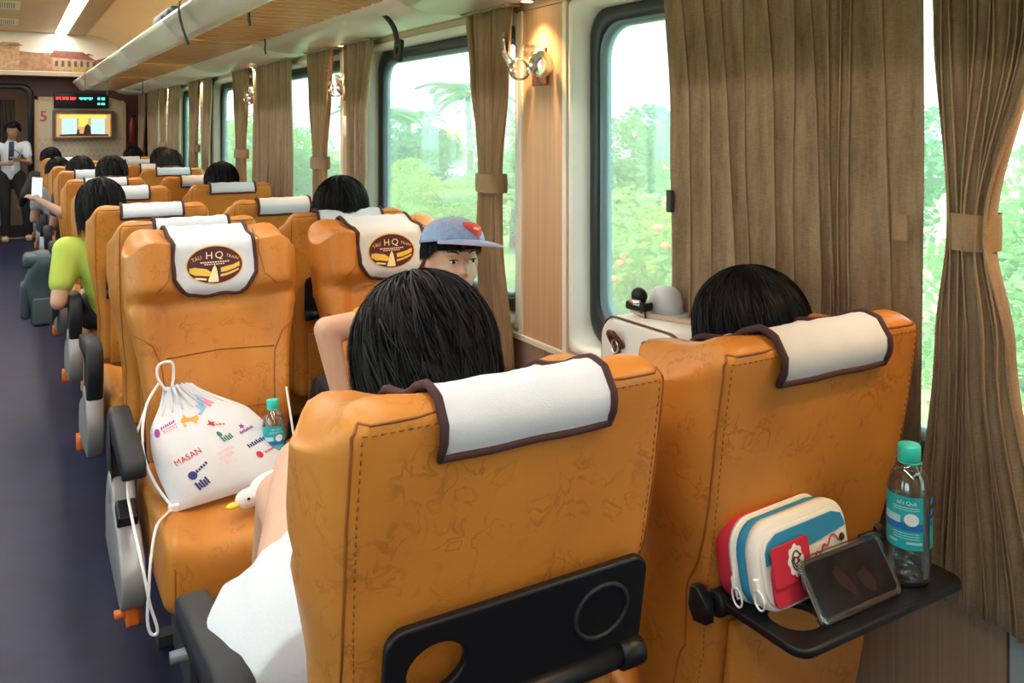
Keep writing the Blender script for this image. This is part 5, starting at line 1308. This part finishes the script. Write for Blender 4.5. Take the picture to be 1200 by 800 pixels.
obj('print_logo', join(bp(barz(.055, .010, 6), .55, .315, 1, tilt), bp(barz(.05, .008, 5), .545, .27, 1, tilt)), C['rose'], bagr, smooth=False)
obj('print_logo', join(bp(disc2d(.010, .010, 2, 14), .78, .215), bp(barz(.04, .006, 6), .88, .235, 1, tilt)), C['crimson'], bagr, smooth=False)
obj('print_logo', join(bp(disc2d(.013, .011, 2, 14), .24, .19, 1, tilt), bp(barz(.045, .008, 5), .33, .235, 1, R(24))), C['navy'], bagr, smooth=False)
obj('print_logo', bp(barz(.04, .020, 5, .2), .28, .115, 1, tilt), C['navy'], bagr, smooth=False)
obj('print_logo', join(bp(sub2d([(-.04, -.001, .001), (.04, -.001, .001)]), .50, .19, 1, tilt), bp(star(3, .016, .004), .52, .215)), C['rose'], bagr, smooth=False)
# cords
cordm = mat('white_cord', (.84, .82, .86), .7)
g = bag_pt(.02, .99) ; c0 = Vector((.375, 2.655, .755)) - BO
obj('cord_loop', tube(catmull([bag_pt(.15, .97, 1, .004), c0 + Vector((-.005, -.01, .02)), c0 + Vector((.0, -.005, .055)), c0 + Vector((.035, 0, .055)), c0 + Vector((.04, .0, .015)), bag_pt(.35, .98, 1, .004)], 6), .0042, 8), cordm, bagr)
obj('side_cord', tube(catmull([c0, Vector((.335, 2.62, .70)) - BO, Vector((.315, 2.52, .62)) - BO, Vector((.335, 2.45, .55)) - BO, Vector((.372, 2.385, .497)) - BO], 8), .004, 8), cordm, bagr)
cl = [Vector(p) - BO for p in ((.335, 2.62, .70), (.295, 2.56, .62), (.268, 2.44, .56), (.266, 2.34, .52), (.272, 2.245, .47), (.280, 2.205, .42), (.290, 2.195, .36), (.305, 2.19, .305), (.303, 2.188, .288), (.290, 2.19, .295), (.284, 2.192, .33), (.288, 2.198, .39), (.295, 2.22, .45), (.315, 2.28, .500), (.345, 2.34, .502), (.375, 2.385, .496))]
obj('hanging_cord', tube(catmull(cl, 8), .0036, 8), cordm, bagr)
obj('corner_cord', tube(catmull([Vector(p) - BO for p in ((.722, 2.435, .505), (.752, 2.58, .53), (.765, 2.68, .60), (.77, 2.74, .66))], 6), .0036, 8), cordm, bagr)
obj('corner_tab', rbox(.014, .008, .010, .004, 1, 1, 1, c=tuple(Vector((.372, 2.378, .500)) - BO)), cordm, bagr)
# ---- plush duck
dk = empty('plush_duck', (.632, 2.325, .478), R(0), label='small white plush duck with yellow beak in front of the drawstring bag', cat='plush toy')
M['plush'] = mat('white_plush', (.84, .82, .82), .9, sheen=.5, bump=.4, bscale=400)
link('body', remesh(join(ellipsoid((0, .02, .040), .075, .045, .040), ellipsoid((-.085, -.012, .034), .034, .026, .026), capsule((-.05, 0, .036), (-.085, -.012, .034), .03, .024)), .006, 4), M['plush'], dk)
obj('beak', ellipsoid((-.126, -.022, .026), .018, .012, .008, 14, 8), mat('beak_yellow', (.85, .62, .05), .6), dk)
obj('eye', ellipsoid((-.088, -.036, .042), .004, .003, .004, 10, 6), M['iris'], dk)
obj('wing', ellipsoid((.03, -.018, .060), .045, .016, .022, 16, 8), mat('pink_plush', (.82, .50, .50), .9), dk)
# ---- window table, vanity case, claw clip, hat
tb = empty('window_table', (1.47, 1.70, .80), label='small wooden fold-down table under the nearest window', cat='table')
obj('top', rbox(.125, .20, .010, .008, 2, 2, 1, c=(0, 0, -.012)), M['oak'], tb); obj('bracket', prism_x([(-.02, -.022), (.02, -.022), (.02, -.16)], .07, .115), M['grey'], tb, smooth=False)
M['case'] = mat('cream_case', (.80, .76, .72), .45); M['casew'] = mat('white_case', (.85, .84, .84), .4); M['tanle'] = mat('brown_leather', (.12, .035, .015), .4)
vc = empty('vanity_case', (1.46, 1.675, .80), label='cream vanity case with brown leather clasps on the window table', cat='case')
def cs(x, g): return [(x, p[0], p[1]) for p in rrect(-.165 + g, .165 - g, g, .205 - g, .06, 7)]
obj('body', loft([cs(.10, .012), cs(.095, .002), cs(.0, 0), cs(-.092, 0), cs(-.096, .003)], True), M['casew'], vc)
obj('front_panel', loft([cs(-.0955, .004), cs(-.103, .006), cs(-.105, .012)], True), M['case'], vc)
obj('dark_piping', tube([(-.0975, p[1], p[2]) for p in cs(0, .001)], .0028, 6, closed=True), M['tanle'], vc)
for y in (-.055, .085):
    h_ = obj('clasp', tube(catmull([(-.105, y - .022, .135), (-.125, y - .014, .165), (-.128, y, .172), (-.125, y + .014, .165), (-.105, y + .022, .135)], 5), .007, 8), M['tanle'], vc)
    obj('clasp_ring', tube([(-.116, y + .013 * math.cos(a), .135 + .018 * math.sin(a)) for a in [2 * PI * k / 20 for k in range(20)]], .0028, 6, closed=True), M['chrome'], h_)
    obj('clasp_tab', rbox(.004, .012, .024, .003, 1, 1, 1, c=(-.109, y, .112)), M['tanle'], h_)
hcl = empty('hair_claw_clip', (1.42, 1.755, 1.006), R(12), label='black hair claw clip on top of the vanity case', cat='hair clip')
obj('upper_jaw', ellipsoid((0, 0, .052), .018, .024, .022, 16, 10), M['black'], hcl)
obj('lower_jaw', rbox(.020, .034, .012, .008, 2, 2, 1, c=(0, 0, .026)), M['black'], hcl)
for k in range(4): obj('tooth', tube([(-.012 + .008 * k, -.030 + .018 * k, .020), (-.016 + .008 * k, -.032 + .018 * k, .008), (-.012 + .008 * k, -.030 + .018 * k, .0)], .0025, 6), M['black'], hcl)
obj('spring', lathe([(.009, -.016), (.009, .016)], 14, axis='y'), M['chrome'], hcl, loc=(-.014, 0, .036))
hb = obj('hair_band', tube(catmull([(1.41, 1.775, 1.020), (1.42, 1.74, 1.012), (1.45, 1.66, 1.010), (1.48, 1.58, 1.010), (1.49, 1.555, 1.012)], 6), .0075, 8), mat('beige_band', (.50, .36, .26), .6), label='beige twisted hair band lying across the vanity case', cat='hair band')
hat = empty('bucket_hat', (1.50, 1.745, 1.004), label='white cloth hat behind the claw clip on the case', cat='hat')
obj('crown', lathe([(.048, .0), (.046, .03), (.040, .055), (.028, .068), (.001, .073)], 26), M['cloth'], hat); obj('hat_brim', lathe([(.045, .006), (.062, .001), (.062, -.001), (.045, .002)], 26), M['cloth'], hat)
# ---- backpack on the aisle armrest
M['pack'] = mat('dark_teal_nylon', (.028, .052, .066), .6, bump=.5, bscale=120)
bpk = empty('backpack', (.165, 5.62, .36), label='dark teal backpack hanging on an aisle armrest', cat='backpack')
obj('body', rbox(.085, .13, .21, .06, 5, 5, 7, c=(0, 0, .21), fn=lambda x, y, z: (x * (.7 + .3 * math.sin(PI * wrap(z / .42, .1, .9))) + .010 * math.sin(z * 22 + y * 9), y + .006 * math.sin(z * 31), z)), M['pack'], bpk)
obj('front_pocket', rbox(.025, .095, .10, .022, 3, 3, 3, c=(-.085, -.01, .15)), M['pack'], bpk)
obj('flap', rbox(.092, .125, .035, .03, 4, 4, 2, c=(-.005, 0, .375)), M['pack'], bpk)
for y in (-.06, .06): obj('strap', ribbon(catmull([(.03, y, .40), (.075, y, .45), (.115, y, .35), (.10, y, .18), (.06, y, .06)], 6), (0, 1, 0), .04, .006), M['strap'], bpk)
obj('carry_loop', tube(catmull([(.03, -.04, .405), (.08, -.035, .46), (.10, 0, .47), (.08, .035, .46), (.03, .04, .405)], 5), .009, 8), M['strap'], bpk)
obj('side_bottle_pocket', rbox(.05, .018, .075, .014, 2, 2, 2, c=(0, -.135, .10)), mat('grey_mesh', (.06, .085, .10), .7), bpk)

# ================================================================== OUTSIDE
M['grass'] = mat('grass', (.20, .32, .07), .9, noise=(.6, (.28, .34, .10), 5))
obj('ground', ([(1.9, -20, -1.6), (60, -20, -2.4), (60, 130, -2.4), (1.9, 130, -1.6)], [(0, 1, 2, 3)]), M['grass'], smooth=False, kind='structure')
obj('ground_beyond', ([(-1.9, -20, -1.6), (-60, -20, -2.4), (-60, 130, -2.4), (-1.9, 130, -1.6)], [(3, 2, 1, 0)]), M['grass'], smooth=False, kind='structure')
def leafmat(nm, c1, c2):
    m = mat(nm, c1, .55, noise=(2.5, c2, 2)); n = m.node_tree.nodes; l = m.node_tree.links; b = n['Principled BSDF']
    tr = n.new('ShaderNodeBsdfTranslucent'); tr.inputs['Color'].default_value = (*[min(1, q * 1.5) for q in c1], 1); mx = n.new('ShaderNodeMixShader'); mx.inputs[0].default_value = .35
    l.new(b.outputs[0], mx.inputs[1]); l.new(tr.outputs[0], mx.inputs[2]); l.new(mx.outputs[0], n['Material Output'].inputs['Surface']); return m
LM = [leafmat('leaf_mid', (.20, .38, .09), (.10, .25, .06)), leafmat('leaf_lime', (.36, .48, .10), (.20, .36, .07)), leafmat('leaf_blue', (.14, .32, .14), (.08, .22, .10))]
trunkm = mat('bark', (.16, .11, .07), .9)
def leaf_cloud(n, blobs, size, seed):
    rg = np.random.default_rng(seed); V = np.zeros((n * 4, 3)); B = np.array(blobs)
    idx = rg.integers(0, len(B), n); u = rg.normal(size=(n, 3)); u /= np.linalg.norm(u, axis=1)[:, None]; r_ = rg.uniform(.55, 1.0, n) ** .5
    c = B[idx, :3] + u * r_[:, None] * B[idx, 3:6]
    d = rg.normal(size=(n, 3)); d[:, 2] -= .3; d /= np.linalg.norm(d, axis=1)[:, None]; s = np.cross(d, rg.normal(size=(n, 3))); s /= np.linalg.norm(s, axis=1)[:, None]
    L = size * rg.uniform(.6, 1.3, n)[:, None]; V[0::4] = c; V[1::4] = c + d * L * .5 + s * L * .28; V[2::4] = c + d * L; V[3::4] = c + d * L * .5 - s * L * .28
    return V.tolist(), [(4 * i, 4 * i + 1, 4 * i + 2, 4 * i + 3) for i in range(n)]
protos = []
for k in range(4):
    rg = np.random.default_rng(100 + k)
    bl = [(rg.uniform(-.9, .9), rg.uniform(-.9, .9), rg.uniform(.5, 2.6), rg.uniform(.5, .9), rg.uniform(.5, .9), rg.uniform(.45, .8)) for _ in range(9)]
    cv = new_mesh('foliage', *leaf_cloud(9000, bl, .11, k)); cv.materials.append(LM[k % 3])
    tm = new_mesh('trunk', *join(tube([(0, 0, -.2), (.05, .02, .8), (0, .1, 1.9)], [.10, .08, .04], 8), tube([(.03, .02, .8), (.4, .2, 1.6)], [.05, .02], 6), tube([(.03, .02, .9), (-.4, -.2, 1.7)], [.05, .02], 6)))
    protos.append((cv, tm))
spots = [(6.2, 7.4, 1.15, 1, 'lime green leafy bush filling the lower part of the nearest window'),
         (9.7, 11.9, 1.45, 0, 'mid green bush at the top of the foliage in the nearest window'),
         (10.6, 8.6, 1.45, 2, 'bluish green bush behind the wide drawn curtain'),
         (7.3, 3.9, 1.25, 0, 'mid green bush showing in the gap beside the nearest tied curtain'),
         (14.2, 14.8, 1.7, 2, 'bluish green bush farthest back in the nearest window'),
         (7.4, 15.4, .95, 1, 'low lime green bush at the bottom right of the second window'),
         (11.6, 19.6, 1.45, 0, 'mid green bush at the right of the second window'),
         (8.4, 20.6, .95, 1, 'low lime green bush at the bottom left of the second window'),
         (12.0, 25.6, 1.45, 2, 'bluish green bush in the middle of the second window'),
         (8.6, 27.0, 1.35, 0, 'mid green bush behind the narrow curtain of the second window'),
         (8.7, 33.5, 1.5, 1, 'lime green bush in the strip of the third window'),
         (8.6, 41, 1.6, 3, 'green bush outside the fourth window'),
         (8.4, 52, 1.8, 0, 'green bush outside the fifth window'),
         (8.2, 66, 1.9, 2, 'bluish green bush outside the windows nearest the end wall')]
for i, (x, y, s, k, lab) in enumerate(spots):
    o = empty('bush', (x, y, -1.75 - x * .008), i * 1.7, label=lab, cat='bush', group='bushes beside the track')
    o.scale = (s, s, s * (.74 + .03 * (i % 4))); link('foliage', protos[k][0], None, o); link('trunk', protos[k][1], trunkm, o)
# palms
def frond(L):
    pts = [(L * t, 0, .35 * L * t - .75 * L * t * t) for t in np.linspace(0, 1, 8)]; out = [tube(pts, [.02 * (1 - .8 * t) for t in np.linspace(0, 1, 8)], 4)]
    for t in np.linspace(.12, .98, 16):
        p = Vector((L * t, 0, .35 * L * t - .75 * L * t * t)); w_ = .45 * L * math.sin(PI * (t * .85 + .12))
        for s in (-1, 1): out.append(([tuple(p), tuple(p + Vector((.10, s * w_ * .5, -.02))), tuple(p + Vector((.22, s * w_, -.22))), tuple(p + Vector((-.02, s * w_ * .5, -.06)))], [(0, 1, 2, 3)]))
    return join(*out)
frm = new_mesh('frond', *frond(1.7)); frm.materials.append(LM[2])
for i, (x, y, h) in enumerate(((14.4, 27.6, 4.7), (18.2, 41.5, 3.9), (13.2, 33, 4.0))):
    p = empty('palm_tree', (x, y, -2.0), random.uniform(0, 3), label=['tall palm tree seen at the top right of the second window', 'palm tree rising in the middle of the second window', 'palm tree beyond the loose curtain'][i], cat='tree')
    obj('trunk', tube([(0, 0, 0), (.1, 0, h * .5), (.05, .1, h)], [.14, .11, .09], 10), trunkm, p)
    for k in range(11): link('frond', frm, None, p, loc=(.05, .1, h), rot=(0, R(random.uniform(-35, 25)), k * 2 * PI / 11))
# small house seen through the second window
M['plaster'] = mat('house_plaster', (.70, .72, .70), .8); M['rooft'] = mat('house_tiles', (.50, .22, .14), .8)
hs = empty('house', (19, 36.0, -2.0), R(25), label='small pale house with a reddish roof among the trees outside', cat='house')
obj('wall', box(-2.2, 2.2, -1.5, 1.5, 0, 2.4), M['plaster'], hs, smooth=False)
obj('roof', ([(-2.5, -1.8, 2.35), (2.5, -1.8, 2.35), (2.5, 1.8, 2.35), (-2.5, 1.8, 2.35), (-2.2, 0, 3.4), (2.2, 0, 3.4)], [(0, 1, 5, 4), (2, 3, 4, 5), (1, 2, 5), (3, 0, 4), (3, 2, 1, 0)]), M['rooft'], hs, smooth=False)
for x in (-1.4, 0, 1.4): wn = obj('window', box(x - .35, x + .35, -1.53, -1.49, .9, 1.9), M['ventdark'], hs, smooth=False)
# orange blossoms on the bushes by the nearest window
blm = new_mesh('blossom', *ellipsoid((0, 0, 0), .05, .05, .04, 8, 5)); bmt = mat('orange_blossom', (.85, .30, .12), .6)
bbl = empty('flower_cluster', (5.3, 6.2, -.2), label='orange flowers on the bushes outside the nearest window', cat='flowers', kind='stuff')
for k in range(26):
    a = rng.uniform(0, 6.28); link('blossom', blm, bmt, bbl, loc=(rng.uniform(-.5, 1.2), rng.uniform(-1.0, .8), rng.uniform(-.6, 1.1)))
